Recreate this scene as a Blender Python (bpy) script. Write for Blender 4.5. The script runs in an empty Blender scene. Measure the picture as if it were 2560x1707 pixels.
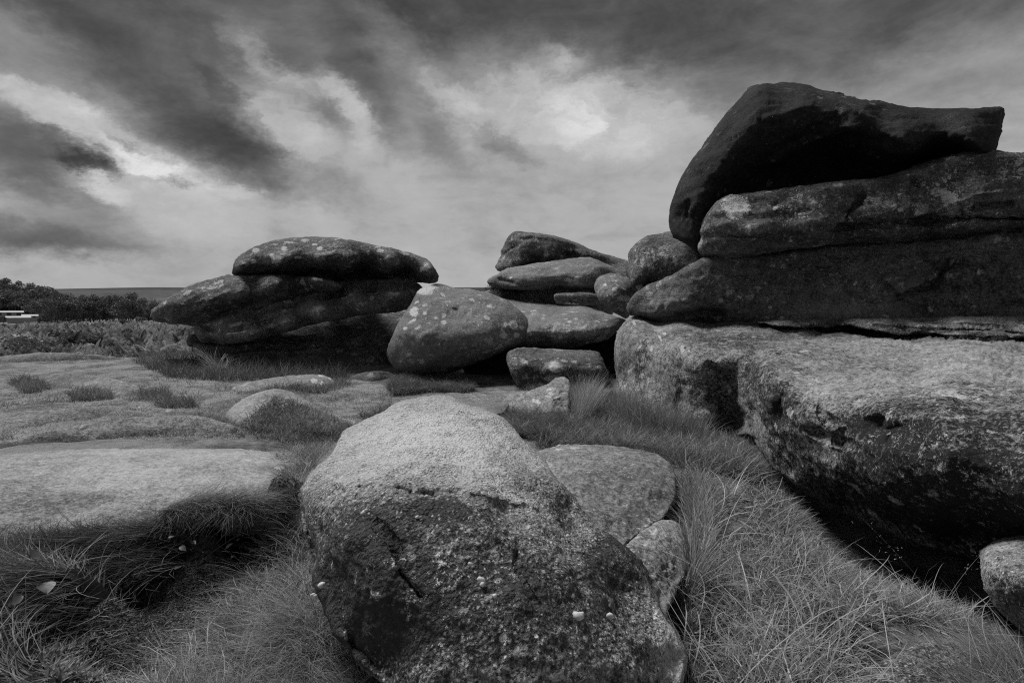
import bpy, math, random
import numpy as np
from mathutils.geometry import delaunay_2d_cdt
from mathutils import Vector

rng = np.random.default_rng(7)
random.seed(7)
S = bpy.context.scene
COL = S.collection

# ---------------------------------------------------------------- camera, light, sky, exposure
F = 1422.0                      # focal length in photograph pixels (2560 wide)
CXP, CYP = 1280.0, 853.5
HOR = 770.0                     # row of the true horizon
CH = 1.5                        # eye height
TH = math.atan((CYP - HOR) / F)
cam_d = bpy.data.cameras.new('camera')
cam_d.sensor_width = 36.0
cam_d.lens = 36.0 * F / 2560.0
cam_d.clip_start = 0.05
cam_d.clip_end = 9000
cam = bpy.data.objects.new('camera', cam_d)
COL.objects.link(cam)
cam.location = (0, 0, CH)
cam.rotation_euler = (math.pi / 2 - TH, 0, 0)
S.camera = cam
S.view_settings.view_transform = 'Standard'
S.view_settings.look = 'None'
S.view_settings.gamma = 1
S.view_settings.use_curve_mapping = False
EXPO = 1.45
S.cycles.filter_width = 1.15
S.cycles.use_denoising = False
S.view_settings.exposure = EXPO

SUN_AZ, SUN_EL = math.radians(-50), math.radians(58)     # from ahead and to the left, behind cloud
sd = bpy.data.lights.new('sun', 'SUN')
sd.energy = 1.5
sd.angle = math.radians(24)
sd.color = (1.0, 1.0, 1.0)
sun = bpy.data.objects.new('sun', sd)
COL.objects.link(sun)
_dir = Vector((math.sin(SUN_AZ) * math.cos(SUN_EL), math.cos(SUN_AZ) * math.cos(SUN_EL), math.sin(SUN_EL)))
sun.rotation_euler = _dir.to_track_quat('Z', 'Y').to_euler()
sun.location = (-20, 20, 30)


class NT:
    """short-hand for building node trees"""
    def __init__(self, tree):
        self.t = tree; self.n = tree.nodes; self.l = tree.links
    def node(self, typ, **kw):
        n = self.n.new(typ)
        for k, v in kw.items():
            setattr(n, k, v)
        return n
    def inp(self, n, key, v):
        if v is None: return
        s = n.inputs[key]
        if hasattr(v, 'default_value') and hasattr(v, 'links'):
            self.l.new(v, s)
        else:
            s.default_value = v
    def math(self, op, a, b=None, c=None, clamp=False):
        n = self.node('ShaderNodeMath', operation=op, use_clamp=clamp)
        self.inp(n, 0, a); self.inp(n, 1, b)
        if c is not None: self.inp(n, 2, c)
        return n.outputs[0]
    def vmath(self, op, a, b=None):
        n = self.node('ShaderNodeVectorMath', operation=op)
        self.inp(n, 0, a); self.inp(n, 1, b)
        return n.outputs[0]
    def noise(self, vec, scale, detail=3, rough=0.5, dist=0.0, color=False, lac=2.0):
        n = self.node('ShaderNodeTexNoise')
        self.inp(n, 'Vector', vec)
        n.inputs['Scale'].default_value = scale
        n.inputs['Detail'].default_value = detail
        n.inputs['Roughness'].default_value = rough
        n.inputs['Lacunarity'].default_value = lac
        n.inputs['Distortion'].default_value = dist
        return n.outputs['Color'] if color else n.outputs[0]
    def ramp(self, v, a, b, lo=0.0, hi=1.0, smooth=True):
        n = self.node('ShaderNodeMapRange')
        if smooth: n.interpolation_type = 'SMOOTHSTEP'
        self.inp(n, 0, v); n.inputs[1].default_value = a; n.inputs[2].default_value = b
        n.inputs[3].default_value = lo; n.inputs[4].default_value = hi
        return n.outputs[0]
    def mapping(self, v, loc=(0, 0, 0), rot=(0, 0, 0), sc=(1, 1, 1), typ='POINT'):
        n = self.node('ShaderNodeMapping', vector_type=typ)
        self.inp(n, 0, v)
        n.inputs['Location'].default_value = loc
        n.inputs['Rotation'].default_value = rot
        n.inputs['Scale'].default_value = sc
        return n.outputs[0]
    def mix(self, f, a, b):
        n = self.node('ShaderNodeMix', data_type='FLOAT')
        self.inp(n, 0, f); self.inp(n, 2, a); self.inp(n, 3, b)
        return n.outputs[0]


def px2ang(px, py):
    v = np.array([(px - CXP) / F, 0, 0]); up = -(py - CYP) / F
    d = np.array([(px - CXP) / F, math.cos(TH) + up * math.sin(TH), -math.sin(TH) + up * math.cos(TH)])
    d /= np.linalg.norm(d)
    return math.degrees(math.atan2(d[0], d[1])), math.degrees(math.asin(d[2]))


# a broken overcast: grey cloud layer over a pale Nishita sky.
# (centre x, centre y, half-length, half-width, tilt clockwise, gain) of the cloud masses and gaps
CLOUDS = [
    (90, 400, 330, 150, 14, -.32), (60, 585, 460, 95, 6, -.28), (440, 270, 440, 130, 30, -.18),
    (640, 400, 300, 105, 16, -.22), (545, 225, 110, 32, 30, -.12), (320, 60, 560, 150, 12, -.12), (330, 560, 170, 40, 8, -.10),
    (50, 228, 150, 44, 16, .30), (180, 268, 70, 34, 35, .20), (150, 312, 90, 34, 20, .24), (270, 350, 120, 60, 35, .26), (350, 400, 160, 60, 38, .26),
    (440, 455, 140, 46, 26, .26), (250, 465, 120, 30, 12, .24), (330, 480, 110, 40, 10, .2), (560, 482, 120, 26, 6, .20), (430, 458, 95, 17, 14, -.34),
    (310, 350, 60, 16, 14, -.22), (240, 425, 90, 50, 0, -.20), (520, 560, 280, 80, -8, .12), (240, 655, 460, 40, -3, .08),
    (640, 130, 110, 46, 42, .15), (740, 195, 120, 40, 22, .18), (850, 240, 100, 48, 48, .30), (905, 330, 80, 50, 80, .13), (700, 280, 160, 120, 40, .18),
    (800, 270, 70, 60, 20, -.08), (960, 400, 180, 110, 60, .12), (790, 460, 260, 140, 60, .10),
    (1000, 110, 170, 70, 40, .11), (1110, 230, 150, 60, 38, .15), (1170, 290, 90, 70, 60, .12),
    (1395, 150, 80, 46, 0, .14), (1290, 190, 150, 50, 10, -.05), (1430, 280, 380, 150, 8, .24), (1510, 300, 170, 90, 20, .2),
    (1330, 280, 240, 90, 8, .14), (1250, 345, 190, 50, 24, -.15), (1120, 370, 130, 60, 50, -.08), (1640, 290, 170, 100, -20, .10),
    (1700, 420, 240, 140, 0, .05), (1150, 40, 380, 90, 5, -.09), (1650, 70, 400, 110, 0, -.10), (1800, 190, 200, 90, -20, -.05),
    (2250, 60, 560, 170, -12, -.08), (2190, 120, 200, 60, -35, -.07), (2450, 330, 260, 120, 0, .03),
    (900, 170, 170, 70, 50, -.08), (960, 290, 120, 70, 60, -.08), (1250, 425, 240, 30, 0, .04), (700, 560, 240, 60, 40, -.05), (880, 540, 200, 60, 50, -.04),
]
W = bpy.data.worlds.new('World'); S.world = W; W.use_nodes = True
w = NT(W.node_tree); w.n.clear()
tc = w.node('ShaderNodeTexCoord')
gen = w.vmath('NORMALIZE', tc.outputs['Generated'])
sx = w.node('ShaderNodeSeparateXYZ'); w.l.new(gen, sx.inputs[0])
az = w.math('MULTIPLY', w.math('ARCTAN2', sx.outputs[0], sx.outputs[1]), 57.29578)
el = w.math('MULTIPLY', w.math('ARCSINE', sx.outputs[2]), 57.29578)
cmb = w.node('ShaderNodeCombineXYZ'); w.l.new(az, cmb.inputs[0]); w.l.new(el, cmb.inputs[1])
ang = cmb.outputs[0]
# billows: warp the angular coordinates with direction noise (no seam, holds for every direction)
skyv = w.mapping(gen, sc=(1, 1, 1.7))
wp1 = w.vmath('SUBTRACT', w.noise(skyv, 3.2, 3, .55, color=True), (.5, .5, .5))
wp2 = w.vmath('SUBTRACT', w.noise(skyv, 9.0, 10, .72, color=True), (.5, .5, .5))
n1 = w.node('ShaderNodeVectorMath', operation='MULTIPLY'); w.l.new(wp1, n1.inputs[0]); n1.inputs[1].default_value = (3.4, 2.6, 0)
n2 = w.node('ShaderNodeVectorMath', operation='MULTIPLY'); w.l.new(wp2, n2.inputs[0]); n2.inputs[1].default_value = (7.5, 5.5, 0)
angw = w.vmath('ADD', w.vmath('ADD', ang, n1.outputs[0]), n2.outputs[0])
sep = w.node('ShaderNodeSeparateXYZ'); w.l.new(angw, sep.inputs[0])
elr = w.node('ShaderNodeFloatCurve')
w.l.new(w.ramp(sep.outputs[1], -5, 90, 0, 1, smooth=False), elr.inputs[1])
cv = elr.mapping.curves[0]
_pts = [(-5, .68), (2, .71), (7, .68), (13, .63), (18, .54), (24, .385), (31, .30), (45, .285), (90, .285)]
for i, (e, v) in enumerate(_pts):
    x = (e + 5) / 95
    if i == 0: cv.points[0].location = (x, v)
    elif i == len(_pts) - 1: cv.points[1].location = (x, v)
    else: cv.points.new(x, v)
elr.mapping.update()
val = elr.outputs[0]
gaps = None
for (cx, cy, a, b, rot, g) in CLOUDS:
    A, E = px2ang(cx, cy)
    k = math.cos(math.radians(A))**1.4 * math.cos(math.radians(E))**.5
    sa, sb = a / F * 57.3 * k * 1.25, b / F * 57.3 * k * 1.25
    m = w.mapping(angw, loc=(A, E, 0), rot=(0, 0, math.radians(-rot)), sc=(sa, sb, 1), typ='TEXTURE')
    gt = w.node('ShaderNodeTexGradient', gradient_type='SPHERICAL'); w.l.new(m, gt.inputs[0])
    sm = w.node('ShaderNodeMapRange', interpolation_type='SMOOTHERSTEP'); w.l.new(gt.outputs[1], sm.inputs[0])
    sm.inputs[4].default_value = g
    if g > 0: gaps = sm.outputs[0] if gaps is None else w.math('ADD', gaps, sm.outputs[0])
    else: val = w.math('ADD', val, sm.outputs[0])
brk = w.noise(w.mapping(angw, rot=(0, 0, math.radians(20)), sc=(.16, .30, 1)), 1.0, 9, .68, .4)
val = w.math('ADD', val, w.math('MULTIPLY', gaps, w.ramp(brk, .28, .70, .40, 1.18)))
# fine wisps, stretched along the wind
wis = w.noise(w.mapping(angw, rot=(0, 0, math.radians(24)), sc=(.045, .12, 1)), 1.0, 8, .62, 0.5)
wis2 = w.noise(w.mapping(gen, sc=(1, 1, 2.4)), 5.0, 10, .66, .5)
val = w.math('ADD', val, w.math('MULTIPLY', w.math('SUBTRACT', wis, .5), .20))
val = w.math('ADD', val, w.math('MULTIPLY', w.math('SUBTRACT', wis2, .5), .32))
wis3 = w.noise(w.mapping(gen, rot=(.3, .2, .4), sc=(1, 1, 2)), 19.0, 8, .68, .3)
val = w.math('ADD', val, w.math('MULTIPLY', w.math('SUBTRACT', wis3, .5), .14))
val = w.math('MAXIMUM', val, .2)
val = w.math('ADD', w.math('MINIMUM', val, .68), w.math('MULTIPLY', w.math('MAXIMUM', w.math('SUBTRACT', val, .68), 0), .5))
lin = w.math('MULTIPLY', w.math('POWER', val, 2.2), 0.98 / 2**EXPO)
nis = w.node('ShaderNodeTexSky', sky_type='NISHITA')
nis.sun_disc = False; nis.sun_elevation = SUN_EL; nis.sun_rotation = SUN_AZ
bw = w.node('ShaderNodeRGBToBW'); w.l.new(nis.outputs[0], bw.inputs[0])
thin = w.math('MULTIPLY', w.math('MINIMUM', bw.outputs[0], 3.0), 0.05)     # the clear sky's share, strength 0.05
tot = w.mix(.06, lin, thin)
bg = w.node('ShaderNodeBackground'); w.l.new(tot, bg.inputs[0]); bg.inputs[1].default_value = 1.0
wo = w.node('ShaderNodeOutputWorld'); w.l.new(bg.outputs[0], wo.inputs[0])
W.cycles.sampling_method = 'MANUAL'; W.cycles.sample_map_resolution = 512

# ---------------------------------------------------------------- geometry helpers
ct, st = math.cos(TH), math.sin(TH)
def P(px, py, d):
    """point of the place at camera depth d seen at photograph pixel (px, py)"""
    px = np.asarray(px, float); py = np.asarray(py, float); d = np.asarray(d, float)
    yc = -(py - CYP) / F * d
    return np.stack([(px - CXP) / F * d, d * ct + yc * st, CH - d * st + yc * ct], -1)
def dz(py, z):
    """depth at which the ray through row py meets height z"""
    v = -(np.asarray(py, float) - CYP) / F
    return (z - CH) / (-st + v * ct)
def Z(px, py, z):
    return (px, py, float(dz(py, z)))

_perm = np.random.default_rng(11).permutation(256)
_perm = np.concatenate([_perm, _perm, _perm])
_g = np.random.default_rng(12).normal(size=(256, 3)); _g /= np.linalg.norm(_g, axis=1)[:, None]
def perlin(p):
    pi = np.floor(p).astype(int); pf = p - pi; pi &= 255
    u = pf * pf * pf * (pf * (pf * 6 - 15) + 10)
    def gr(i, j, k):
        h = _perm[_perm[_perm[(pi[:, 0] + i) & 255] + ((pi[:, 1] + j) & 255)] + ((pi[:, 2] + k) & 255)]
        return (_g[h] * (pf - np.array([i, j, k]))).sum(1)
    r = 0
    for i in (0, 1):
        for j in (0, 1):
            for k in (0, 1):
                wgt = (u[:, 0] if i else 1 - u[:, 0]) * (u[:, 1] if j else 1 - u[:, 1]) * (u[:, 2] if k else 1 - u[:, 2])
                r = r + wgt * gr(i, j, k)
    return r
def fbm(p, freq, octv=4, rough=.5):
    a, s, r = 1.0, 0.0, 0.0
    for o in range(octv):
        r = r + a * perlin(p * freq + 17.3 * o); a *= rough; freq *= 2.03
    return r

def smooth_closed(pts, s):
    pts = np.array(pts, float)
    n = len(pts); out = []
    for i in range(n):
        p0, p1, p2, p3 = pts[i - 1], pts[i], pts[(i + 1) % n], pts[(i + 2) % n]
        L = np.linalg.norm(p2 - p1); k = max(1, int(round(L / s)))
        d0 = max(np.linalg.norm(p1 - p0)**.5, 1e-3); d1 = max(L**.5, 1e-3); d2 = max(np.linalg.norm(p3 - p2)**.5, 1e-3)
        m1 = (p1 - p0) / d0 - (p2 - p0) / (d0 + d1) + (p2 - p1) / d1
        m2 = (p2 - p1) / d1 - (p3 - p1) / (d1 + d2) + (p3 - p2) / d2
        m1 *= d1; m2 *= d1
        t = (np.arange(k) / k)[:, None]
        out.append((2*t**3 - 3*t**2 + 1) * p1 + (t**3 - 2*t**2 + t) * m1 + (-2*t**3 + 3*t**2) * p2 + (t**3 - t**2) * m2)
    return np.concatenate(out)

def in_poly(x, y, poly):
    inside = np.zeros(len(x), bool)
    x1, y1 = poly[:, 0], poly[:, 1]; x2, y2 = np.roll(x1, -1), np.roll(y1, -1)
    for a, b, c, d in zip(x1, y1, x2, y2):
        if b == d: continue
        m = ((b > y) != (d > y)) & (x < (c - a) * (y - b) / (d - b) + a)
        inside ^= m
    return inside

def seg_dist(pts, A, B):
    out = np.full(len(pts), 1e9)
    for a, b in zip(A, B):
        ab = b - a; L = ab @ ab
        t = np.clip(((pts - a) @ ab) / L, 0, 1) if L > 0 else np.zeros(len(pts))
        q = a + t[:, None] * ab
        out = np.minimum(out, ((pts - q)**2).sum(1))
    return np.sqrt(out)

def rbf_fit(c, v, eps, lam=1e-4):
    n = len(c); r = np.linalg.norm(c[:, None] - c[None], axis=2)
    K = -np.sqrt(r * r + eps * eps); Q = np.hstack([np.ones((n, 1)), c / 1000.0])
    A = np.block([[K + (-lam * 1000) * np.eye(n) * 0, Q], [Q.T, np.zeros((3, 3))]])
    sol = np.linalg.lstsq(A, np.concatenate([v, np.zeros(3)]), rcond=1e-9)[0]
    def f(p):
        rr = np.sqrt(((p[:, None, :] - c[None])**2).sum(2) + eps * eps)
        return -rr @ sol[:n] + sol[n] + (p / 1000.0) @ sol[n + 1:]
    return f

def link(name, me, mat=None, parent=None):
    o = bpy.data.objects.new(name, me); COL.objects.link(o)
    if mat is not None: me.materials.append(mat)
    if parent is not None: o.parent = parent
    return o
def tag(o, label=None, cat=None, group=None, kind=None):
    if label: o['label'] = label
    if cat: o['category'] = cat
    if group: o['group'] = group
    if kind: o['kind'] = kind
    return o
def tri_mesh(name, V, T, smooth=True, attrs=None):
    me = bpy.data.meshes.new(name)
    V = np.asarray(V, np.float32); T = np.asarray(T, np.int32)
    me.vertices.add(len(V)); me.vertices.foreach_set('co', V.ravel())
    k = T.shape[1]
    me.loops.add(T.size); me.loops.foreach_set('vertex_index', T.ravel())
    me.polygons.add(len(T))
    me.polygons.foreach_set('loop_start', np.arange(0, T.size, k, dtype=np.int32))
    me.polygons.foreach_set('loop_total', np.full(len(T), k, np.int32))
    me.polygons.foreach_set('use_smooth', np.full(len(T), smooth, bool))
    for an, av in (attrs or {}).items():
        a = me.attributes.new(an, 'FLOAT', 'POINT'); a.data.foreach_set('value', np.asarray(av, np.float32))
    me.update(calc_edges=True)
    return me

# ---------------------------------------------------------------- materials (all grey: the photograph is black and white)
def g4(v): return (v, v, v, 1)

def rock_mat(name, lo, hi, bias=0.0, contrast=1.0, lich=.5, lich_val=.5, lich_scale=5.0, grain=110.0, grain_amt=.5,
             bump=.6, pebble=0.0, strata=0.0, strata_rot=(0, 0, 0), warp=1.0, streak=0.0, moss=0.0, rough=.9, grit=.6):
    m = bpy.data.materials.new(name); m.use_nodes = True
    t = NT(m.node_tree); t.n.clear()
    tc = t.node('ShaderNodeTexCoord'); oi = t.node('ShaderNodeObjectInfo')
    off = t.math('MULTIPLY', oi.outputs['Random'], 37.0)
    co = t.vmath('ADD', tc.outputs['Object'], off)
    at_t = t.node('ShaderNodeAttribute', attribute_name='tone').outputs['Fac']
    at_s = t.node('ShaderNodeAttribute', attribute_name='spot').outputs['Fac']
    at_l = t.node('ShaderNodeAttribute', attribute_name='lichen').outputs['Fac']
    nL = t.noise(co, .9, 4, .6, .4)
    nM = t.noise(co, 5.5, 6, .68, .3)
    nF = t.noise(co, 34.0, 4, .7)
    # albedo factor
    f = t.math('ADD', t.math('MULTIPLY', t.math('SUBTRACT', nL, .5), 1.1 * contrast), .42 + bias)
    f = t.math('ADD', f, t.math('MULTIPLY', t.math('SUBTRACT', nM, .5), 1.3 * contrast))
    f = t.math('ADD', f, t.math('MULTIPLY', t.math('SUBTRACT', nF, .5), .9 * contrast))
    nK = t.noise(co, 17.0, 5, .75, .2)
    nG = t.noise(co, 48.0, 3, .8)
    f = t.math('ADD', f, t.math('MULTIPLY', t.math('SUBTRACT', nK, .5), 1.5 * contrast))
    f = t.math('ADD', f, t.math('MULTIPLY', t.math('SUBTRACT', nG, .5), 1.7 * grit))
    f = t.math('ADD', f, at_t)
    if streak:
        sn = t.noise(t.mapping(co, sc=(4, 4, .35)), 2.0, 5, .6, .6)
        f = t.math('ADD', f, t.math('MULTIPLY', t.math('SUBTRACT', sn, .5), 1.6 * streak))
    if strata:
        ss = t.noise(t.mapping(co, rot=strata_rot, sc=(.5, .5, 9)), 2.2, 6, .65, .35)
        f = t.math('ADD', f, t.math('MULTIPLY', t.math('SUBTRACT', ss, .5), .8 * strata))
    gr = t.noise(co, grain, 3, .75)
    f = t.math('ADD', f, t.math('MULTIPLY', t.math('SUBTRACT', gr, .5), grain_amt * 2.0))
    vor = None
    if pebble:
        vor = t.node('ShaderNodeTexVoronoi', feature='F1'); t.l.new(t.vmath('ADD', co, t.vmath('SCALE', t.noise(co, 60, 2, .5, color=True), None)), vor.inputs['Vector'])
        vor.inputs['Scale'].default_value = 70.0
        sc_ = t.n[-1]
        vcol = t.node('ShaderNodeSeparateColor'); t.l.new(vor.outputs['Color'], vcol.inputs[0])
        pm = t.math('MULTIPLY', t.ramp(vcol.outputs[0], .62, .95), t.ramp(vor.outputs['Distance'], .55, .25))
        f = t.math('ADD', f, t.math('MULTIPLY', pm, pebble))
        dk = t.math('MULTIPLY', t.ramp(vcol.outputs[1], .7, .95), t.ramp(vor.outputs['Distance'], .6, .3))
        f = t.math('SUBTRACT', f, t.math('MULTIPLY', dk, pebble * .7))
    f = t.math('MINIMUM', t.math('MAXIMUM', f, 0.0), 1.15)
    col = t.mix(f, lo, hi)
    if moss:
        mm = t.ramp(t.math('ADD', t.math('MULTIPLY', nK, .5), t.math('ADD', t.math('MULTIPLY', nM, .5), t.math('MULTIPLY', at_t, -.95))), .66, .78)
        col = t.mix(t.math('MULTIPLY', mm, moss), col, t.mix(gr, .02, .07))
    # lichen: rounded thalli with ragged rims, in colonies
    wv = t.vmath('ADD', co, t.vmath('MULTIPLY', t.vmath('SUBTRACT', t.noise(co, 9 * warp, 5, .7, color=True), (.5, .5, .5)), (.22, .22, .22)))
    wv = t.vmath('ADD', wv, t.vmath('MULTIPLY', t.vmath('SUBTRACT', t.noise(co, 42, 4, .8, color=True), (.5, .5, .5)), (.11, .11, .11)))
    frag = t.ramp(t.noise(co, 15, 6, .8), .40, .50, .3, 1)
    lm = None
    for sc, thr, soft in ((lich_scale, .40, .05), (lich_scale * 2.9, .40, .08), (lich_scale * 7, .42, .14)):
        v = t.node('ShaderNodeTexVoronoi', feature='F1'); t.l.new(wv, v.inputs['Vector']); v.inputs['Scale'].default_value = sc
        vc = t.node('ShaderNodeSeparateColor'); t.l.new(v.outputs['Color'], vc.inputs[0])
        colony = t.noise(co, 1.1 if sc == lich_scale else 2.0, 3, .6, .3)
        rad = t.math('ADD', t.math('MULTIPLY', t.ramp(vc.outputs[0], .35, 1.0), thr), t.math('MULTIPLY', t.math('SUBTRACT', colony, .56), 1.1))
        rad = t.math('ADD', rad, t.math('ADD', (lich - .5) * .55 + .05, t.math('MULTIPLY', at_l, .4)))
        one = t.ramp(t.math('SUBTRACT', rad, v.outputs['Distance']), 0.0, soft)
        one = t.math('MULTIPLY', one, t.ramp(vc.outputs[1], 0, 1, .35, 1.0))
        lm = one if lm is None else t.math('MAXIMUM', lm, one)
    lm = t.math('MULTIPLY', t.math('MULTIPLY', lm, frag), t.ramp(nF, .38, .56, .35, 1.0))
    if lich <= 0: lm = t.math('MULTIPLY', lm, 0.0)
    crust = t.math('ADD', t.math('ADD', t.math('MULTIPLY', nK, .5), t.math('MULTIPLY', nG, .5)), t.math('MULTIPLY', t.math('SUBTRACT', t.noise(co, 2.2, 4, .65, .4), .5), .42))
    crust = t.ramp(t.math('ADD', crust, t.math('ADD', (lich - .5) * .35, t.math('MULTIPLY', at_l, .07))), .575, .625)
    if lich > 0: lm = t.math('MAXIMUM', lm, t.math('MULTIPLY', crust, .8))
    # single large lichens whose place is painted on the rock
    rag = t.math('ADD', t.math('ADD', t.math('MULTIPLY', t.math('SUBTRACT', t.noise(co, 22, 6, .75), .5), 2.0), t.math('MULTIPLY', t.math('SUBTRACT', nG, .5), 1.0)), at_s)
    sp = t.math('MULTIPLY', t.ramp(rag, .50, .62), t.ramp(at_s, .02, .2))
    sp = t.math('MULTIPLY', sp, t.ramp(nK, .3, .6, .6, 1.0))
    sp = t.math('MULTIPLY', sp, t.ramp(gr, .25, .6, .6, 1.0))
    lm = t.math('MAXIMUM', lm, sp)
    col = t.mix(lm, col, lich_val)
    crev = t.math('MAXIMUM', t.ramp(t.noise(co, 75, 3, .8), .36, .24), t.math('MULTIPLY', t.ramp(t.noise(co, 28, 5, .85, .3), .37, .30), .8))          # little dark pits
    col = t.mix(t.math('MULTIPLY', crev, .6), col, lo * .5)
    cc = t.node('ShaderNodeCombineColor')
    for i in range(3): t.l.new(col, cc.inputs[i])
    b = t.node('ShaderNodeBsdfPrincipled')
    t.l.new(cc.outputs[0], b.inputs['Base Color'])
    b.inputs['Roughness'].default_value = rough
    b.inputs['Specular IOR Level'].default_value = .22
    h = t.math('ADD', t.math('MULTIPLY', nF, .012), t.math('MULTIPLY', gr, .0045))
    h = t.math('ADD', h, t.math('ADD', t.math('MULTIPLY', nM, .03), t.math('ADD', t.math('MULTIPLY', nG, .010), t.math('MULTIPLY', nK, .016))))
    h = t.math('SUBTRACT', h, t.math('MULTIPLY', crev, .003))
    h = t.math('ADD', h, t.math('MULTIPLY', lm, .0025))
    if vor is not None:
        h = t.math('SUBTRACT', h, t.math('MULTIPLY', vor.outputs['Distance'], .011))
    if strata:
        h = t.math('ADD', h, t.math('MULTIPLY', ss, .05 * strata))
    bp = t.node('ShaderNodeBump'); t.l.new(h, bp.inputs['Height']); bp.inputs['Strength'].default_value = bump; bp.inputs['Distance'].default_value = 1.0
    t.l.new(bp.outputs[0], b.inputs['Normal'])
    o = t.node('ShaderNodeOutputMaterial'); t.l.new(b.outputs[0], o.inputs[0])
    for n in t.n:     # the vector 'SCALE' helper needs its factor
        if n.type == 'VECT_MATH' and n.operation == 'SCALE': n.inputs['Scale'].default_value = .012
    return m

def blade_mat(name, lo, hi, trans=.35):
    m = bpy.data.materials.new(name); m.use_nodes = True
    t = NT(m.node_tree); t.n.clear()
    a = t.node('ShaderNodeAttribute', attribute_name='tone').outputs['Fac']
    col = t.mix(a, lo, hi)
    cc = t.node('ShaderNodeCombineColor')
    for i in range(3): t.l.new(col, cc.inputs[i])
    d = t.node('ShaderNodeBsdfDiffuse'); t.l.new(cc.outputs[0], d.inputs[0])
    tr = t.node('ShaderNodeBsdfTranslucent'); t.l.new(cc.outputs[0], tr.inputs[0])
    gl = t.node('ShaderNodeBsdfGlossy'); gl.inputs['Roughness'].default_value = .45; gl.inputs['Color'].default_value = g4(.5)
    mx = t.node('ShaderNodeMixShader'); mx.inputs[0].default_value = trans
    t.l.new(d.outputs[0], mx.inputs[1]); t.l.new(tr.outputs[0], mx.inputs[2])
    mx2 = t.node('ShaderNodeMixShader'); mx2.inputs[0].default_value = .05
    t.l.new(mx.outputs[0], mx2.inputs[1]); t.l.new(gl.outputs[0], mx2.inputs[2])
    o = t.node('ShaderNodeOutputMaterial'); t.l.new(mx2.outputs[0], o.inputs[0])
    return m

def plain_mat(name, v, rough=.9, var=.3, scale=8.0):
    m = bpy.data.materials.new(name); m.use_nodes = True
    t = NT(m.node_tree); b = t.n['Principled BSDF']
    tcn = t.node('ShaderNodeTexCoord')
    n = t.noise(tcn.outputs['Object'], scale, 5, .65)
    col = t.math('MULTIPLY', t.ramp(n, .25, .75, 1 - var, 1 + var), v)
    cc = t.node('ShaderNodeCombineColor')
    for i in range(3): t.l.new(col, cc.inputs[i])
    t.l.new(cc.outputs[0], b.inputs['Base Color']); b.inputs['Roughness'].default_value = rough
    b.inputs['Specular IOR Level'].default_value = .2
    return m

M_tor = rock_mat('gritstone_weathered', .035, .20, bias=-.06, lich=.50, lich_val=.55, lich_scale=4.2, strata=.5, grain=70, bump=1.0)
M_tor_lit = rock_mat('gritstone_lit_lichened', .04, .24, bias=0.0, lich=.53, lich_val=.5, lich_scale=4.0, grain=70, bump=1.0)  # paler copy of the weathered gritstone, the lit look set in its albedo
M_round = rock_mat('gritstone_rounded', .07, .30, bias=.0, contrast=.75, lich=.47, lich_val=.6, lich_scale=4.2, grain=80, bump=1.0)
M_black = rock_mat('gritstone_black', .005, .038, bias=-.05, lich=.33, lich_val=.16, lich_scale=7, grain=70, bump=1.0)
M_wall = rock_mat('gritstone_dark_wall', .016, .19, bias=-.02, lich=.42, lich_val=.42, lich_scale=6, grain=80, streak=.25, bump=1.0)
M_ledge = rock_mat('gritstone_ledge', .015, .43, bias=-.06, contrast=.95, grit=1.3, lich=.40, lich_val=.5, lich_scale=7, grain=100, grain_amt=.45, bump=.8)
M_slab = rock_mat('gritstone_worn_slab', .07, .44, bias=.06, contrast=.8, grit=1.0, lich=.36, lich_val=.55, lich_scale=7, grain=120, grain_amt=.45)
M_front = rock_mat('gritstone_coarse', .04, .58, bias=-.12, contrast=.6, lich=.41, lich_val=.6, lich_scale=12, grain=130, grain_amt=.7, bump=1.0, pebble=.75, moss=.85)

# ---------------------------------------------------------------- ground
GC = [  # photograph point and height of the turf there
    (0, 1345, .03), (200, 1325, .03), (380, 1300, .04), (520, 1285, .05), (660, 1275, .0), (740, 1240, -.03), (700, 1200, .0),
    (430, 1400, -.38), (540, 1410, -.46), (640, 1400, -.36), (300, 1520, -.30), (420, 1560, -.34), (250, 1690, -.32), (380, 1700, -.32),
    (60, 1450, .04), (180, 1420, .02), (40, 1600, -.02), (120, 1700, -.08), (240, 1450, -.05), (200, 1560, -.16),
    (560, 1560, -.22), (650, 1500, -.18), (640, 1650, -.14), (760, 1600, -.14), (520, 1700, -.16), (720, 1380, -.2), (850, 1700, -.2),
    (300, 1180, .0), (600, 1150, .0), (800, 1110, -.1), (200, 1060, .0), (450, 1080, -.02), (620, 1090, -.05), (750, 1085, -.03), (860, 1040, 0.),
    (900, 1000, 0.), (1100, 1000, 0.), (1260, 1040, .0), (1330, 1085, .12), (1400, 1090, .04), (1500, 1060, 0.), (1550, 1090, .0), (1700, 1110, 0.),
    (1650, 1150, .0), (1760, 1200, .0), (1720, 1350, -.02), (1780, 1500, -.04), (1750, 1680, -.06), (1850, 1300, .0), (1850, 1150, -.02), (1925, 1240, .0), (1985, 1400, .0), (2090, 1490, .0),
    (2000, 1450, -.0), (2100, 1600, .0), (2250, 1690, -.02), (2270, 1540, -.0), (2440, 1625, -.03), (2010, 1250, -.35), (2080, 1350, -.42), (2190, 1410, -.45), (2550, 1690, -.05),
    (2350, 1460, -.46), (2500, 1530, -.46), (2050, 1200, -.25), (2250, 1260, -.34),
    (300, 980, 0.), (600, 930, 0.), (100, 930, 0.), (1000, 945, 0.), (1200, 960, -.05), (1400, 985, 0.), (1520, 990, 0.),
    (500, 905, .12), (420, 890, 0.), (100, 885, 0.), (300, 880, 0.), (250, 1010, .02), (2000, 1000, 0), (2300, 1050, -.2), (1900, 900, 0.),
]
_gc = np.array([[*P(a, b, dz(b, z))[:2], z] for a, b, z in GC])
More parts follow.
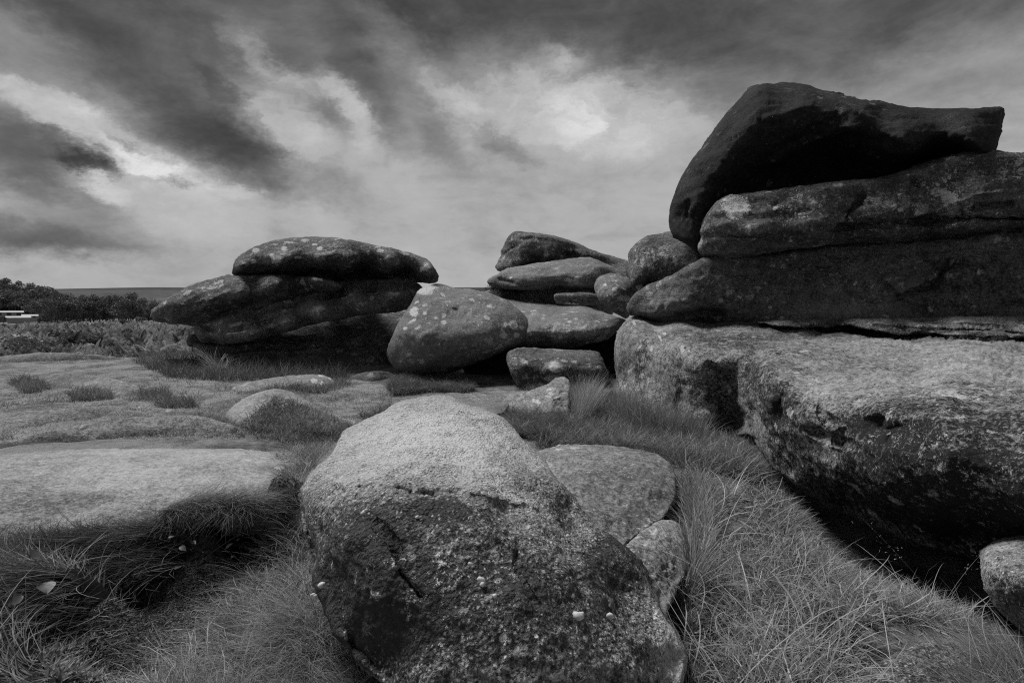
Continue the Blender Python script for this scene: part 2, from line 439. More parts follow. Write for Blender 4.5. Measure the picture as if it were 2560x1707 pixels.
_far = np.array([[x, y, 0.] for x, y in ((-14, 16), (0, 18), (14, 16), (-10, 4), (10, 4), (-6, 0), (6, 0), (0, -3), (-22, 24), (22, 24), (8, 10), (-12, 10))])
_gc = np.vstack([_gc, _far])
_gf = rbf_fit(_gc[:, :2], _gc[:, 2], .10)
def sstep(x, a, b):
    t = np.clip((x - a) / (b - a), 0, 1); return t * t * (3 - 2 * t)
def ground_z(x, y, fine=True):
    x = np.asarray(x, float); y = np.asarray(y, float)
    r = np.hypot(x, y)
    out = np.zeros(len(x))
    near = r < 26
    if near.any():
        out[near] = _gf(np.stack([x[near], y[near]], 1)) * (1 - sstep(r[near], 18, 26))
    out -= .9 * sstep(r, 19, 34) + 1.5 * sstep(r, 30, 190)
    q = np.stack([x, y, np.zeros(len(x))], 1)
    k = np.clip(r / 12, .25, 1)
    out += .07 * k * fbm(q, .45, 3) + .03 * k * fbm(q + 5, 1.9, 4, .6)
    nr_ = np.where(r < 6)[0]
    if len(nr_) and fine: out[nr_] += .012 * fbm(q[nr_], 14, 3, .6)
    if fine: out += .25 * sstep(r, 40, 200) * fbm(q, .03, 3)
    return out
def to_ground(px, py, lift=0.0):
    """where the rays through photograph points meet the ground"""
    z = np.zeros(len(px))
    for _ in range(7):
        d = np.clip(dz(py, np.minimum(z, 1.3)), .5, 400); p = P(px, py, d)
        z = .5 * z + .5 * ground_z(p[:, 0], p[:, 1])
    p[:, 2] = ground_z(p[:, 0], p[:, 1]) + lift
    return p

azs = np.radians(np.concatenate([np.linspace(-180, -62, 24, endpoint=False), np.linspace(-62, -48, 14, endpoint=False), np.linspace(-48, 48, 400, endpoint=False), np.linspace(48, 62, 14, endpoint=False), np.linspace(62, 180, 24, endpoint=False)]))
rad = np.concatenate([np.linspace(.4, 1.4, 8, endpoint=False), np.geomspace(1.4, 30, 300, endpoint=False), np.geomspace(30, 400, 70, endpoint=False), np.geomspace(400, 6000, 20)])
A_, R_ = np.meshgrid(azs, rad)
gx, gy = (R_ * np.sin(A_)).ravel(), (R_ * np.cos(A_)).ravel()
gv = np.stack([gx, gy, ground_z(gx, gy)], 1)
nr, na = len(rad), len(azs)
ii, jj = np.meshgrid(np.arange(nr - 1), np.arange(na), indexing='ij')
a0 = ii * na + jj; a1 = ii * na + (jj + 1) % na
quads = np.stack([a0, a0 + na, a1 + na, a1], -1).reshape(-1, 4)
quads = quads[:, ::-1]
gv = np.vstack([gv, [[0, 0, gv[:na, 2].mean()]]])
# dark peat along the worn path and under the gully grass; shade of the hollows painted in
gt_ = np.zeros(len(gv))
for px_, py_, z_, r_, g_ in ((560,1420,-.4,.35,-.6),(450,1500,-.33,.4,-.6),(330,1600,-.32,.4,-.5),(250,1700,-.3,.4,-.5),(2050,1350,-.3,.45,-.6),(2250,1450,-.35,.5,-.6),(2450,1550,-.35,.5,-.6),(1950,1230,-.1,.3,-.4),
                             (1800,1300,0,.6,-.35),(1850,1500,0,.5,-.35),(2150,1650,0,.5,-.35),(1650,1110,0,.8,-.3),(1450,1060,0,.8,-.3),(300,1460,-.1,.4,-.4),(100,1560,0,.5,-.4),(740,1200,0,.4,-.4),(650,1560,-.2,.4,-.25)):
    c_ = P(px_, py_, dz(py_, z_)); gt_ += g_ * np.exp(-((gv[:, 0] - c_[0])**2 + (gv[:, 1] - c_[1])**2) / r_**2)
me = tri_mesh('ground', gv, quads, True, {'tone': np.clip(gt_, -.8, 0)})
# the turf: trampled grass, bare peaty soil and grit
m = bpy.data.materials.new('trampled_turf'); m.use_nodes = True
t = NT(m.node_tree); b = t.n['Principled BSDF']
tcn = t.node('ShaderNodeTexCoord'); co = tcn.outputs['Object']
f = t.math('MULTIPLY', t.ramp(t.noise(co, 1.1, 6, .65, .5), .40, .58), .5)
f = t.math('ADD', f, t.math('MULTIPLY', t.ramp(t.noise(co, 9, 6, .75), .36, .64), .35))
f = t.math('ADD', f, t.math('MULTIPLY', t.ramp(t.noise(co, 70, 5, .8), .38, .62), .45))
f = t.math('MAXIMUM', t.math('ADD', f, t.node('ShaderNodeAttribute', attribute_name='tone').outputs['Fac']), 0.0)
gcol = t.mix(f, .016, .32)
cc = t.node('ShaderNodeCombineColor')
for i in range(3): t.l.new(gcol, cc.inputs[i])
t.l.new(cc.outputs[0], b.inputs['Base Color']); b.inputs['Roughness'].default_value = 1; b.inputs['Specular IOR Level'].default_value = .1
bp = t.node('ShaderNodeBump'); bp.inputs['Strength'].default_value = .8; bp.inputs['Distance'].default_value = 1
t.l.new(t.math('ADD', t.math('MULTIPLY', t.noise(co, 30, 6, .8), .05), t.math('MULTIPLY', t.noise(co, 140, 3, .8), .012)), bp.inputs['Height'])
t.l.new(bp.outputs[0], b.inputs['Normal'])
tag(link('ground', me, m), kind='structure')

# ---------------------------------------------------------------- rocks
ROCKS = {}
def rock(name, label, outline, ctrl, mat, R=.4, r=60, th=1.2, creases=(), spots=(), tones=(), lichs=(), s=5.0, amp=.03, freq=1.3,
         cat='rock', group=None, eps=60, detail=.85, parent=None, rb=None, edge_pow=2.5, embed=0.0, ridge=1.2, rag=2.3, strd=0.0, strdip=(0, 0), micro=.017):
    """A boulder: its outline, measured depths over its visible face, rounded rims and a back of its own."""
    out = smooth_closed(outline, s)
    if np.sum(out[:, 0] * np.roll(out[:, 1], -1) - np.roll(out[:, 0], -1) * out[:, 1]) < 0: out = out[::-1]
    if rag:
        nn = np.roll(out, -1, 0) - np.roll(out, 1, 0); nn = np.stack([-nn[:, 1], nn[:, 0]], 1) / np.maximum(np.linalg.norm(nn, axis=1), 1e-6)[:, None]
        out = out + nn * (rag * fbm(np.c_[out / (9 * rag + 8), np.full(len(out), hash_name(label) % 57)], 1, 3, .6))[:, None]
    n = len(out)
    lo, hi = out.min(0), out.max(0)
    gx_ = np.arange(lo[0], hi[0], s); gy_ = np.arange(lo[1], hi[1], s * .866)
    X, Y = np.meshgrid(gx_, gy_); X = X + (np.arange(len(gy_)) % 2)[:, None] * s / 2
    pts = np.stack([X.ravel(), Y.ravel()], 1) + rng.normal(0, s * .08, (X.size, 2))
    nrm = np.roll(out, -1, 0) - np.roll(out, 1, 0); nrm = np.stack([-nrm[:, 1], nrm[:, 0]], 1)
    nrm /= np.maximum(np.linalg.norm(nrm, axis=1), 1e-6)[:, None]
    rings = [out + nrm * e for e in (.5, 1.5, 3.2)]
    pts = pts[in_poly(pts[:, 0], pts[:, 1], out)]
    e = seg_dist(pts, out, np.roll(out, -1, 0)); pts = pts[e > s * 1.15]
    rr = []
    for q, ee in zip(rings, (.5, 1.5, 3.2)):
        ok = in_poly(q[:, 0], q[:, 1], out); ok &= seg_dist(q, out, np.roll(out, -1, 0)) > ee * .8
        rr.append(q[ok])
    allp = np.vstack([out] + rr + [pts])
    vs, es, fs, _, _, _ = delaunay_2d_cdt([Vector(p) for p in allp], [(i, (i + 1) % n) for i in range(n)], [], 1, 1e-4)
    V2 = np.array([(v.x, v.y) for v in vs]); T = np.array([f for f in fs if len(f) == 3])
    # orient triangles alike
    a, b_, c = V2[T[:, 0]], V2[T[:, 1]], V2[T[:, 2]]
    cr = (b_[:, 0] - a[:, 0]) * (c[:, 1] - a[:, 1]) - (b_[:, 1] - a[:, 1]) * (c[:, 0] - a[:, 0])
    T[cr < 0] = T[cr < 0][:, ::-1]
    e = seg_dist(V2, out, np.roll(out, -1, 0)); bd = e < .02
    C = np.array([q[:3] for q in ctrl], float)
    if len(C) >= 3: fit = rbf_fit(C[:, :2], 1 / C[:, 2], eps); inv = fit(V2)
    else: inv = np.full(len(V2), 1 / C[:, 2].mean())
    inv = np.clip(inv, 1 / (C[:, 2].max() * 1.25), 1 / (C[:, 2].min() * .86))
    base = 1 / inv
    tt = np.clip(e / r, 0, 1)
    d = base + R * (1 - (1 - (1 - tt)**edge_pow)**(1 / edge_pow))
    for cz in creases:
        line, wd, dep = cz[:3]
        L = np.array(line, float); q = V2 + .35 * wd * np.stack([fbm(np.c_[V2 / 40, np.zeros(len(V2))], 1, 3), fbm(np.c_[V2 / 40, np.ones(len(V2)) * 9], 1, 3)], 1) * 2
        ds = seg_dist(q, L[:-1], L[1:])
        # fade towards the ends
        tip = np.minimum(np.linalg.norm(V2 - L[0], axis=1), np.linalg.norm(V2 - L[-1], axis=1))
        k = np.clip(tip / (3 * wd), .0, 1) if len(cz) < 4 else 1
        d = d + dep * np.exp(-(ds / wd)**2) * k
    front = P(V2[:, 0], V2[:, 1], d)
    if embed: front[:, 2] -= embed * (1 - tt)**1.6
    rb_ = rb or max(30.0, e.max())
    tb = np.clip(e / rb_, 0, 1)
    back = P(V2[:, 0], V2[:, 1], np.maximum(base + R + th * np.sqrt(1 - (1 - tb)**2), d + .01))
    if embed: back[:, 2] = np.minimum(back[:, 2], front[:, 2]) - embed * .6
    N = len(V2); idx = np.full(N, -1); free = np.where(~bd)[0]
    idx[bd] = np.where(bd)[0]; idx[free] = N + np.arange(len(free))
    VV = np.vstack([front, back[free]])
    TT = np.vstack([T, idx[T][:, ::-1]])
    # vertex normals
    def vnorm(V_, T_):
        fn = np.cross(V_[T_[:, 1]] - V_[T_[:, 0]], V_[T_[:, 2]] - V_[T_[:, 0]])
        vn = np.zeros_like(V_)
        for k in range(3): np.add.at(vn, T_[:, k], fn)
        return vn / np.maximum(np.linalg.norm(vn, axis=1), 1e-9)[:, None]
    ctr = VV.mean(0)
    vn = vnorm(VV, TT)
    if ((VV - ctr) * vn).sum() < 0: TT = TT[:, ::-1]; vn = -vn
    seedo = float(abs(hash_name(label)) % 100)
    dn = amp * (fbm(VV + seedo, freq, 3, .5) + detail * fbm(VV + seedo + 3, freq * 4, 4, .6) * .6)
    dn -= ridge * amp * np.abs(fbm(VV * 1.0 + seedo + 7, freq * .8, 2, .5))
    dn += micro * fbm(VV + seedo, freq * 9, 3, .6)
    if strd:
        zz = VV[:, 2] + strdip[0] * VV[:, 0] + strdip[1] * VV[:, 1] + .10 * fbm(VV + 2, .9, 2)
        dn += strd * fbm(np.c_[VV[:, 0] * .35, VV[:, 1] * .35, zz * 6.0], 1, 4, .65)
    fade = np.ones(len(VV)); fade[:N] = np.clip(e / 25, .35, 1)
    if embed: dn[N:] = 0
    VV = VV + vn * (dn * fade)[:, None]
    def field(items):
        o = np.zeros(N)
        for it in items:
            cx, cy, rx, ry, g = it[:5]; rot = math.radians(it[5]) if len(it) > 5 else 0
            dx, dy = V2[:, 0] - cx, V2[:, 1] - cy
            u = (dx * math.cos(rot) + dy * math.sin(rot)) / rx; v = (-dx * math.sin(rot) + dy * math.cos(rot)) / ry
            o += g * np.exp(-(u * u + v * v))
        return np.concatenate([o, np.zeros(len(free))])
    sp = np.zeros(N)
    for it in spots:
        cx, cy, rr_ = it[:3]; ry = it[3] if len(it) > 3 else rr_; rot = math.radians(it[4]) if len(it) > 4 else 0
        dx, dy = V2[:, 0] - cx, V2[:, 1] - cy
        u = (dx * math.cos(rot) + dy * math.sin(rot)) / rr_; v = (-dx * math.sin(rot) + dy * math.cos(rot)) / ry
        sp = np.maximum(sp, np.clip(1.5 - np.sqrt(u * u + v * v), 0, 1))
    attrs = {'tone': field(tones), 'lichen': field(lichs), 'spot': np.concatenate([sp, np.zeros(len(free))])}
    org = np.array([ctr[0], ctr[1], VV[:, 2].min()])
    me = tri_mesh(name, VV - org, TT, True, attrs)
    o = link(name, me, mat, parent); o.location = org
    if parent is None: tag(o, label, cat, group)
    ROCKS[label] = (V2, T, d)
    return o
def hash_name(s):
    h = 0
    for ch in s: h = (h * 31 + ord(ch)) & 0xffff
    return h
# ---- left tor
rock('boulder', 'broad flat capstone lying on top of the left tor', [(579,684),(583,665),(595,642),(624,623),(666,605),(708,596),(764,591),(827,592),(883,601),(946,614),(999,625),(1044,637),(1073,653),(1090,674),(1098,691),(1094,702),(1083,708),(1040,706),(980,708),(900,716),(820,710),(740,700),(665,693),(583,688)],
     [(600,668,13.6),(700,657,13.1),(800,650,12.9),(876,649,12.9),(980,656,12.95),(1069,680,13.2),(600,640,14.2),(700,615,14.0),(800,608,13.9),(900,615,13.8),(1000,638,13.6),(1060,660,13.5),
      (600,684,14.3),(700,678,14.6),(800,678,15.1),(900,682,15.4),(1000,692,15.2),(1080,705,14.3)], M_tor, strd=.03, strdip=(.05,0), R=.55, r=26, th=2.4, s=4.5, eps=15, amp=.05,
     spots=[(640,626,10,7),(710,620,9,5),(690,652,13,7),(762,600,12,4),(786,611,9,4),(950,626,10,5),(634,654,7),(800,622,8,5),(745,645,10,5),(680,640,7),(725,606,14,3,-3),(1010,633,16,4,14)],
     lichs=[(720,640,70,22,.5),(850,625,60,15,.3)], tones=[(1030,640,60,18,.3,25),(950,640,50,30,-.1)],
     creases=[([(600,674),(700,664),(860,657),(960,664),(1075,694)],5,.10)])
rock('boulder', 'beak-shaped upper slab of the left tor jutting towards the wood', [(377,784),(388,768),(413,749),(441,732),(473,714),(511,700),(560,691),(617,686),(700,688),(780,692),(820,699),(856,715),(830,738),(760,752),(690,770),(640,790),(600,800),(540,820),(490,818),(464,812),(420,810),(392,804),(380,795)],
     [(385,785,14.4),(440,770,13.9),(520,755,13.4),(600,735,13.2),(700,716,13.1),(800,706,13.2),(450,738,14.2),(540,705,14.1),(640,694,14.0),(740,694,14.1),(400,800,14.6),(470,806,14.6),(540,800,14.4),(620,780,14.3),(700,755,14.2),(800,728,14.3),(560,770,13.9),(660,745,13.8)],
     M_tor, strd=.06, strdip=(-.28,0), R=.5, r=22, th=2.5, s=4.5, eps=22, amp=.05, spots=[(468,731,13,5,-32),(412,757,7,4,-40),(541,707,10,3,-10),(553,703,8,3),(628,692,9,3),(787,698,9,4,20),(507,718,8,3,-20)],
     lichs=[(520,725,60,15,.3),(790,700,30,10,.4)], creases=[([(470,795),(560,768),(660,742),(760,722)],7,.14),([(520,800),(600,775),(680,750)],5,.12),([(430,775),(520,757),(620,728)],4,.08)], tones=[(600,705,120,20,.12),(560,775,90,18,-.3,-20)])  # tones paint the lit upper face and the shaded underside
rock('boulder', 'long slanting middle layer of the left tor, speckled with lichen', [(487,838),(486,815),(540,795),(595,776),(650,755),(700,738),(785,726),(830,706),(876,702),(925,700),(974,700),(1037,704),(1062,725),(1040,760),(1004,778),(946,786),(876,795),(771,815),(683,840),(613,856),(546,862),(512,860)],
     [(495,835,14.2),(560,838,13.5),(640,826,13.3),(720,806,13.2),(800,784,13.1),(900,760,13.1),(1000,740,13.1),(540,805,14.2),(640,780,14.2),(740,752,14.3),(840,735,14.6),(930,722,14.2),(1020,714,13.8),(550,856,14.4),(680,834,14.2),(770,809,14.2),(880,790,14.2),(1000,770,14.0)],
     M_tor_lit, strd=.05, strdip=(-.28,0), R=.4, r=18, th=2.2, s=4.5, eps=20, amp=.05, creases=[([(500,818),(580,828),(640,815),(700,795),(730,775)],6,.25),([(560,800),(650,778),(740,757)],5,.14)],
     lichs=[(660,820,55,14,.7,-15),(770,785,60,14,.5,-20),(880,745,60,12,.35,-20),(850,722,60,8,.2)], spots=[(645,825,9,6),(680,815,6),(860,745,8,3,-20),(880,737,8,3,-20),(970,775,5,3),(930,745,6)], tones=[(740,790,110,14,.3,-22),(800,735,90,14,-.2,-10)])  # raised strip of tone paints the lit band along the belly
rock('boulder', 'dark ragged foot of the left tor in deep shade', [(466,851),(487,838),(520,845),(613,845),(690,825),(780,800),(876,780),(960,772),(1030,770),(1040,830),(1010,940),(960,950),(880,945),(800,940),(700,935),(600,928),(535,912),(510,890),(490,868),(470,862)],
     [(475,856,14.6),(500,880,14.3),(560,900,14.3),(700,915,14.4),(850,925,14.3),(980,930,14.6),(560,866,14.9),(700,866,15.4),(850,850,16.2),(960,850,16.4),(640,885,14.8),(780,890,14.8),(760,825,16.2),(900,810,16.8),(600,855,15.2)],
     M_tor, strd=.10, strdip=(-.05,0), R=.3, r=16, th=2.0, s=5, eps=20, amp=.07, creases=[([(510,882),(600,872),(700,868),(800,864)],4,.25),([(530,895),(640,889),(760,884),(880,876)],4,.2),([(940,860),(965,900),(990,930)],4,.25),([(820,900),(880,870),(930,850)],4,.2),([(560,858),(700,850),(800,838)],3,.2)], tones=[(700,895,200,30,.10),(900,890,100,50,.05)])
# ---- behind and between
rock('boulder', 'big rounded boulder with white lichen spots leaning against the left tor', [(971,887),(972,864),(981,838),(995,806),(1016,774),(1033,746),(1047,725),(1075,712),(1103,710),(1138,720),(1181,724),(1223,731),(1261,746),(1286,764),(1310,785),(1326,809),(1329,827),(1321,845),(1303,859),(1268,876),(1216,897),(1173,915),(1128,931),(1093,938),(1051,939),(1016,934),(988,922),(975,904)],
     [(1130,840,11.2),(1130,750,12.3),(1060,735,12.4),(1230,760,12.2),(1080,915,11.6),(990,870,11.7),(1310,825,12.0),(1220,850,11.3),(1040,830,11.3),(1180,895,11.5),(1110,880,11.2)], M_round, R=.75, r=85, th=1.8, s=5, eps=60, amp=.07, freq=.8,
     spots=[(1061,727,26,9,-5),(1078,716,20,5,10),(1108,736,9,4,30),(1110,801,9,6),(1011,820,6,5),(1262,838,10,9),(1284,809,13,11,20),(1292,838,8),(1264,810,6,8,20),(1034,779,12,11),(1062,782,6,5),(1217,793,10,4,15),(1224,760,9,4,-10),(1028,800,14,4,-25),(1037,770,9,5),(1306,818,7,6),(1020,888,8,6),(1090,792,5,4),(1180,748,10,3,15)],
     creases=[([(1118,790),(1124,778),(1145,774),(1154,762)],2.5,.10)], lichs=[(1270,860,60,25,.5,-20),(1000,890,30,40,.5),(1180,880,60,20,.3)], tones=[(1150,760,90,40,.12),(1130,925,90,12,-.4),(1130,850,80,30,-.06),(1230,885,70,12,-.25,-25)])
rock('boulder', 'wide smooth boulder with a lichened lower lip behind the rounded one', [(1230,760),(1262,745),(1321,755),(1391,760),(1475,764),(1497,774),(1531,788),(1565,800),(1556,812),(1542,828),(1524,846),(1479,860),(1426,872),(1356,870),(1310,866),(1250,860),(1220,810)],
     [(1290,758,14.6),(1400,764,14.4),(1500,780,14.0),(1290,800,12.9),(1390,808,12.5),(1480,808,12.4),(1545,806,12.8),(1330,840,12.3),(1420,845,12.2),(1500,838,12.3),(1340,866,12.8),(1430,868,12.8),(1510,850,12.8)], M_round, strd=.03, R=.3, r=16, th=1.8, s=4.5, eps=25, amp=.05,
     creases=[([(1376,824),(1384,812),(1410,808),(1440,802),(1500,796)],4,.10),([(1310,771),(1330,770),(1346,774)],2.5,.06),([(1420,866),(1470,852),(1530,838)],4,.2)], lichs=[(1440,830,90,18,.75),(1350,845,60,15,.5)], tones=[(1340,790,80,20,.1),(1345,850,60,14,-.3),(1500,800,50,10,-.25,10)], spots=[(1400,846,7,5),(1423,804,8,4)])
rock('boulder', 'squat dark block with one round white lichen disc', [(1266,888),(1272,878),(1303,868),(1356,870),(1419,874),(1475,875),(1496,882),(1507,901),(1519,929),(1521,946),(1510,966),(1479,980),(1391,982),(1303,974),(1284,953),(1272,922)],
     [(1300,885,11.1),(1390,888,11.0),(1480,892,11.0),(1290,920,10.7),(1390,915,10.5),(1490,925,10.7),(1390,960,10.7),(1310,965,10.9),(1490,965,10.9)], M_tor, strd=.02, R=.35, r=26, th=1.6, s=4.5, eps=25, amp=.05,
     spots=[(1387,917,19,15,5)], lichs=[(1400,945,90,16,.45),(1290,900,25,30,.35)], tones=[(1390,885,100,9,.28),(1390,940,100,25,-.2)])
rock('boulder', 'angular top slab of the middle stack on the skyline', [(1240,669),(1245,652),(1252,640),(1252,625),(1262,608),(1272,590),(1286,580),(1321,580),(1373,587),(1433,604),(1479,624),(1524,641),(1566,653),(1590,670),(1590,700),(1540,700),(1500,680),(1447,670),(1391,672),(1338,680),(1286,682),(1246,678)],
     [(1250,665,16.2),(1262,620,16.6),(1300,600,16.0),(1300,650,15.7),(1380,625,15.6),(1400,597,16.2),(1460,640,15.8),(1470,622,16.3),(1560,670,15.9),(1330,672,16.2),(1430,655,16.2),(1560,655,16.4)], M_tor, strd=.05, strdip=(.15,0), R=.35, r=14, th=2.4, s=4, eps=14, amp=.05,
     creases=[([(1255,640),(1275,625),(1290,615)],3,.12),([(1388,615),(1400,628),(1440,640),(1500,652)],5,.2),([(1285,592),(1330,588),(1390,597),(1450,615),(1530,648)],5,-.1)], tones=[(1450,612,100,9,.35,18),(1330,640,70,30,-.15)])  # long pale tone strip paints light on the top edge
rock('boulder', 'pale smooth slab second from the top of the middle stack', [(1216,704),(1226,692),(1251,678),(1286,668),(1338,659),(1391,651),(1447,643),(1475,645),(1514,659),(1545,676),(1560,690),(1545,700),(1503,702),(1486,716),(1426,723),(1373,726),(1303,724),(1251,724),(1223,714)],
     [(1225,704,15.2),(1300,695,14.7),(1400,690,14.6),(1480,690,14.7),(1300,673,15.2),(1400,656,15.3),(1470,652,15.3),(1535,685,15.0),(1270,716,15.0),(1400,718,15.0),(1480,708,15.0),(1340,708,14.6),(1440,708,14.6)], M_round, strd=.05, R=.3, r=14, th=2.2, s=4, eps=18, amp=.04,
     creases=[([(1300,705),(1340,712),(1420,706),(1480,700)],3,.08),([(1240,695),(1300,712),(1330,716)],3,.1)], tones=[(1400,675,150,30,.30),(1280,700,60,12,-.3),(1330,718,90,5,-.5)], spots=[(1278,694,5,4),(1425,704,5,3),(1470,697,5,3)])
rock('rock', 'low cracked block wedged under the pale slab of the middle stack', [(1384,748),(1387,736),(1419,730),(1479,731),(1500,742),(1500,764),(1475,766),(1408,765),(1388,760)],
     [(1395,740,14.5),(1440,738,14.4),(1490,745,14.4),(1440,760,14.3),(1395,758,14.5),(1490,762,14.4)], M_round, strd=.05, R=.2, r=8, th=1.0, s=3.2, eps=15, amp=.04,
     creases=[([(1387,748),(1420,744),(1460,747),(1500,744)],2,.1),([(1405,755),(1420,752),(1450,757),(1490,752)],2,.1),([(1425,744),(1430,760)],1.5,.08),([(1458,744),(1460,762)],1.5,.08)], lichs=[(1430,740,60,15,.5)], tones=[(1420,738,60,6,.2)])
rock('boulder', 'small round boulder with white patch between stack and dark wall', [(1486,722),(1488,704),(1500,690),(1524,683),(1549,687),(1575,695),(1592,715),(1592,750),(1580,775),(1566,796),(1549,789),(1517,768),(1496,747)],
     [(1530,735,11.6),(1525,695,12.2),(1495,725,12.1),(1575,730,12.0),(1555,780,12.0)], M_round, R=.5, r=38, th=1.3, s=4, eps=40, amp=.04, spots=[(1561,746,17,8,8),(1536,721,8,4,-20),(1512,712,5,4),(1572,759,7,4,20),(1555,775,6,4)], lichs=[(1550,760,30,20,.3)], tones=[(1535,735,50,50,-.12)])
rock('boulder', 'dark lichen-crusted boulder wedged behind the overhanging black rock', [(1569,655),(1571,628),(1591,605),(1618,590),(1649,585),(1690,582),(1740,600),(1775,640),(1760,680),(1690,715),(1640,722),(1600,738),(1588,732),(1578,717),(1571,686)],
     [(1600,625,11.5),(1650,595,12.0),(1650,650,11.2),(1590,690,11.3),(1640,710,11.5),(1720,650,11.2),(1575,650,11.8)], M_tor, R=.4, r=26, th=1.3, s=4.5, eps=30, amp=.05, lichs=[(1640,650,55,32,.75)], tones=[(1610,712,50,14,-.4),(1720,640,30,30,-.3)])
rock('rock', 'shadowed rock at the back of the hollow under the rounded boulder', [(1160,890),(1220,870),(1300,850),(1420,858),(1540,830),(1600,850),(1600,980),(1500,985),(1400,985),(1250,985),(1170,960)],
     [(1250,900,13.4),(1400,900,13.6),(1560,900,13.2),(1250,970,12.6),(1560,970,12.6)], M_black, R=.3, r=20, th=1.2, s=8, eps=40, amp=.08)  # backing rock added to fill the gap; its black albedo stands in for shade
# ---- right-hand pile
rock('boulder', 'huge black overhanging rock at the top of the right pile', [(1671,552),(1672,529),(1690,471),(1716,418),(1761,355),(1805,297),(1850,246),(1873,226),(1890,215),(1917,209),(1935,210),(1957,206),(1988,208),(2024,215),(2064,228),(2118,241),(2158,249),(2203,252),(2265,265),(2341,271),(2408,272),(2470,269),(2497,268),(2509,272),(2511,284),(2508,311),(2501,342),(2488,385),(2470,410),(2380,430),(2280,455),(2185,475),(2060,490),(1917,510),(1840,530),(1790,560),(1765,600),(1743,624),(1716,612),(1685,592)],
     [(1690,540,10.1),(1720,450,9.9),(1780,350,9.9),(1850,270,9.8),(1950,225,9.9),(2050,235,9.6),(1900,250,9.4),(1960,290,9.2),(2030,265,9.2),(2096,241,9.3),(2163,290,8.8),(2221,335,8.6),(2274,358,8.5),(2408,357,8.4),(2440,385,8.5),(2500,300,8.9),(2300,275,9.1),(2400,300,8.6),(2200,270,9.1),
      (1850,330,9.3),(1800,420,9.4),(1780,500,9.6),(1740,590,9.7),(1730,500,9.5),(1880,420,10.1),(1950,360,9.7),(2050,350,9.8),(2120,360,9.7),(2000,430,10.6),(2150,430,10.3),(2300,410,9.9),(2400,400,9.5),(1850,480,10.4)],
     M_black, strd=.04, strdip=(-.2,.2), R=.35, r=22, th=3.0, s=6, eps=35, amp=.06, freq=1.0, tones=[(2180,290,90,30,.25,35),(1930,225,80,12,.25),(1720,440,30,120,.2,30),(2400,300,100,30,.12),(1990,265,60,14,.25,-25)],  # pale tones paint light on the upper band and left edge
     creases=[([(2096,241),(2163,288),(2221,337),(2280,358)],10,-.12),([(1908,418),(2006,364),(2096,324),(2160,314)],12,-.22),([(1725,480),(1715,560)],7,.1),([(1900,300),(1980,280),(2020,255)],8,-.1),([(2080,330),(2150,345),(2230,352)],8,.15)])
rock('boulder', 'long lichen-blotched slab under the black overhang with a big white disc', [(1743,619),(1750,596),(1747,578),(1756,552),(1779,516),(1810,492),(1846,483),(1917,475),(2006,465),(2096,451),(2185,446),(2252,429),(2319,409),(2386,387),(2435,377),(2488,377),(2560,384),(2700,398),(2700,555),(2560,566),(2430,580),(2319,590),(2185,602),(2118,610),(1962,628),(1872,641),(1792,645),(1756,638)],
     [(1765,590,9.3),(1765,555,9.2),(1800,520,9.0),(1850,500,9.1),(1840,530,8.8),(1900,540,8.8),(2000,500,8.8),(2000,545,8.65),(2200,470,8.8),(2200,530,8.5),(2400,420,8.6),(2400,500,8.3),(2600,450,8.2),(2600,520,8.1),(1800,570,8.85),(1900,575,8.55),(2050,580,8.5),(2200,572,8.45),(2400,560,8.2),(2600,545,8.05),(1800,630,9.3),(1900,622,9.2),(2100,598,9.0),(2300,583,8.9),(2600,560,8.6),(1960,600,8.9),(1850,600,8.9)],
     M_tor, strd=.07, strdip=(-.12,0), R=.3, r=18, th=2.8, s=5.5, eps=18, amp=.06, spots=[(1840,515,38,27),(1938,519,8,7),(2251,524,8,7),(2367,445,8,5),(2370,493,24,17,10),(2345,457,8,7),(2250,485,5),(2364,513,7,6)],
     lichs=[(2150,500,400,60,-.5),(2050,500,90,30,.9),(2250,500,70,28,.9),(2350,480,60,32,.9),(2430,540,60,14,.5)], tones=[(2150,490,500,90,-.14),(1840,520,60,35,.1),(2020,565,180,9,.35),(2100,600,300,15,-.3),(2480,430,100,40,-.12),(2300,570,200,10,-.1)],  # long dark tone below the lip paints the underside's shade
     creases=[([(2029,567),(2096,570),(2160,562),(2221,556),(2341,552),(2450,545),(2600,540)],5,.3),([(2160,465),(2150,500),(2120,530),(2110,556)],8,.18),([(2265,440),(2290,460),(2300,480)],6,.14),([(2400,500),(2440,485),(2520,478)],8,-.12),([(2380,540),(2450,515),(2540,508)],6,.14),([(1756,590),(1800,584),(1850,592),(1920,588)],6,.12)])
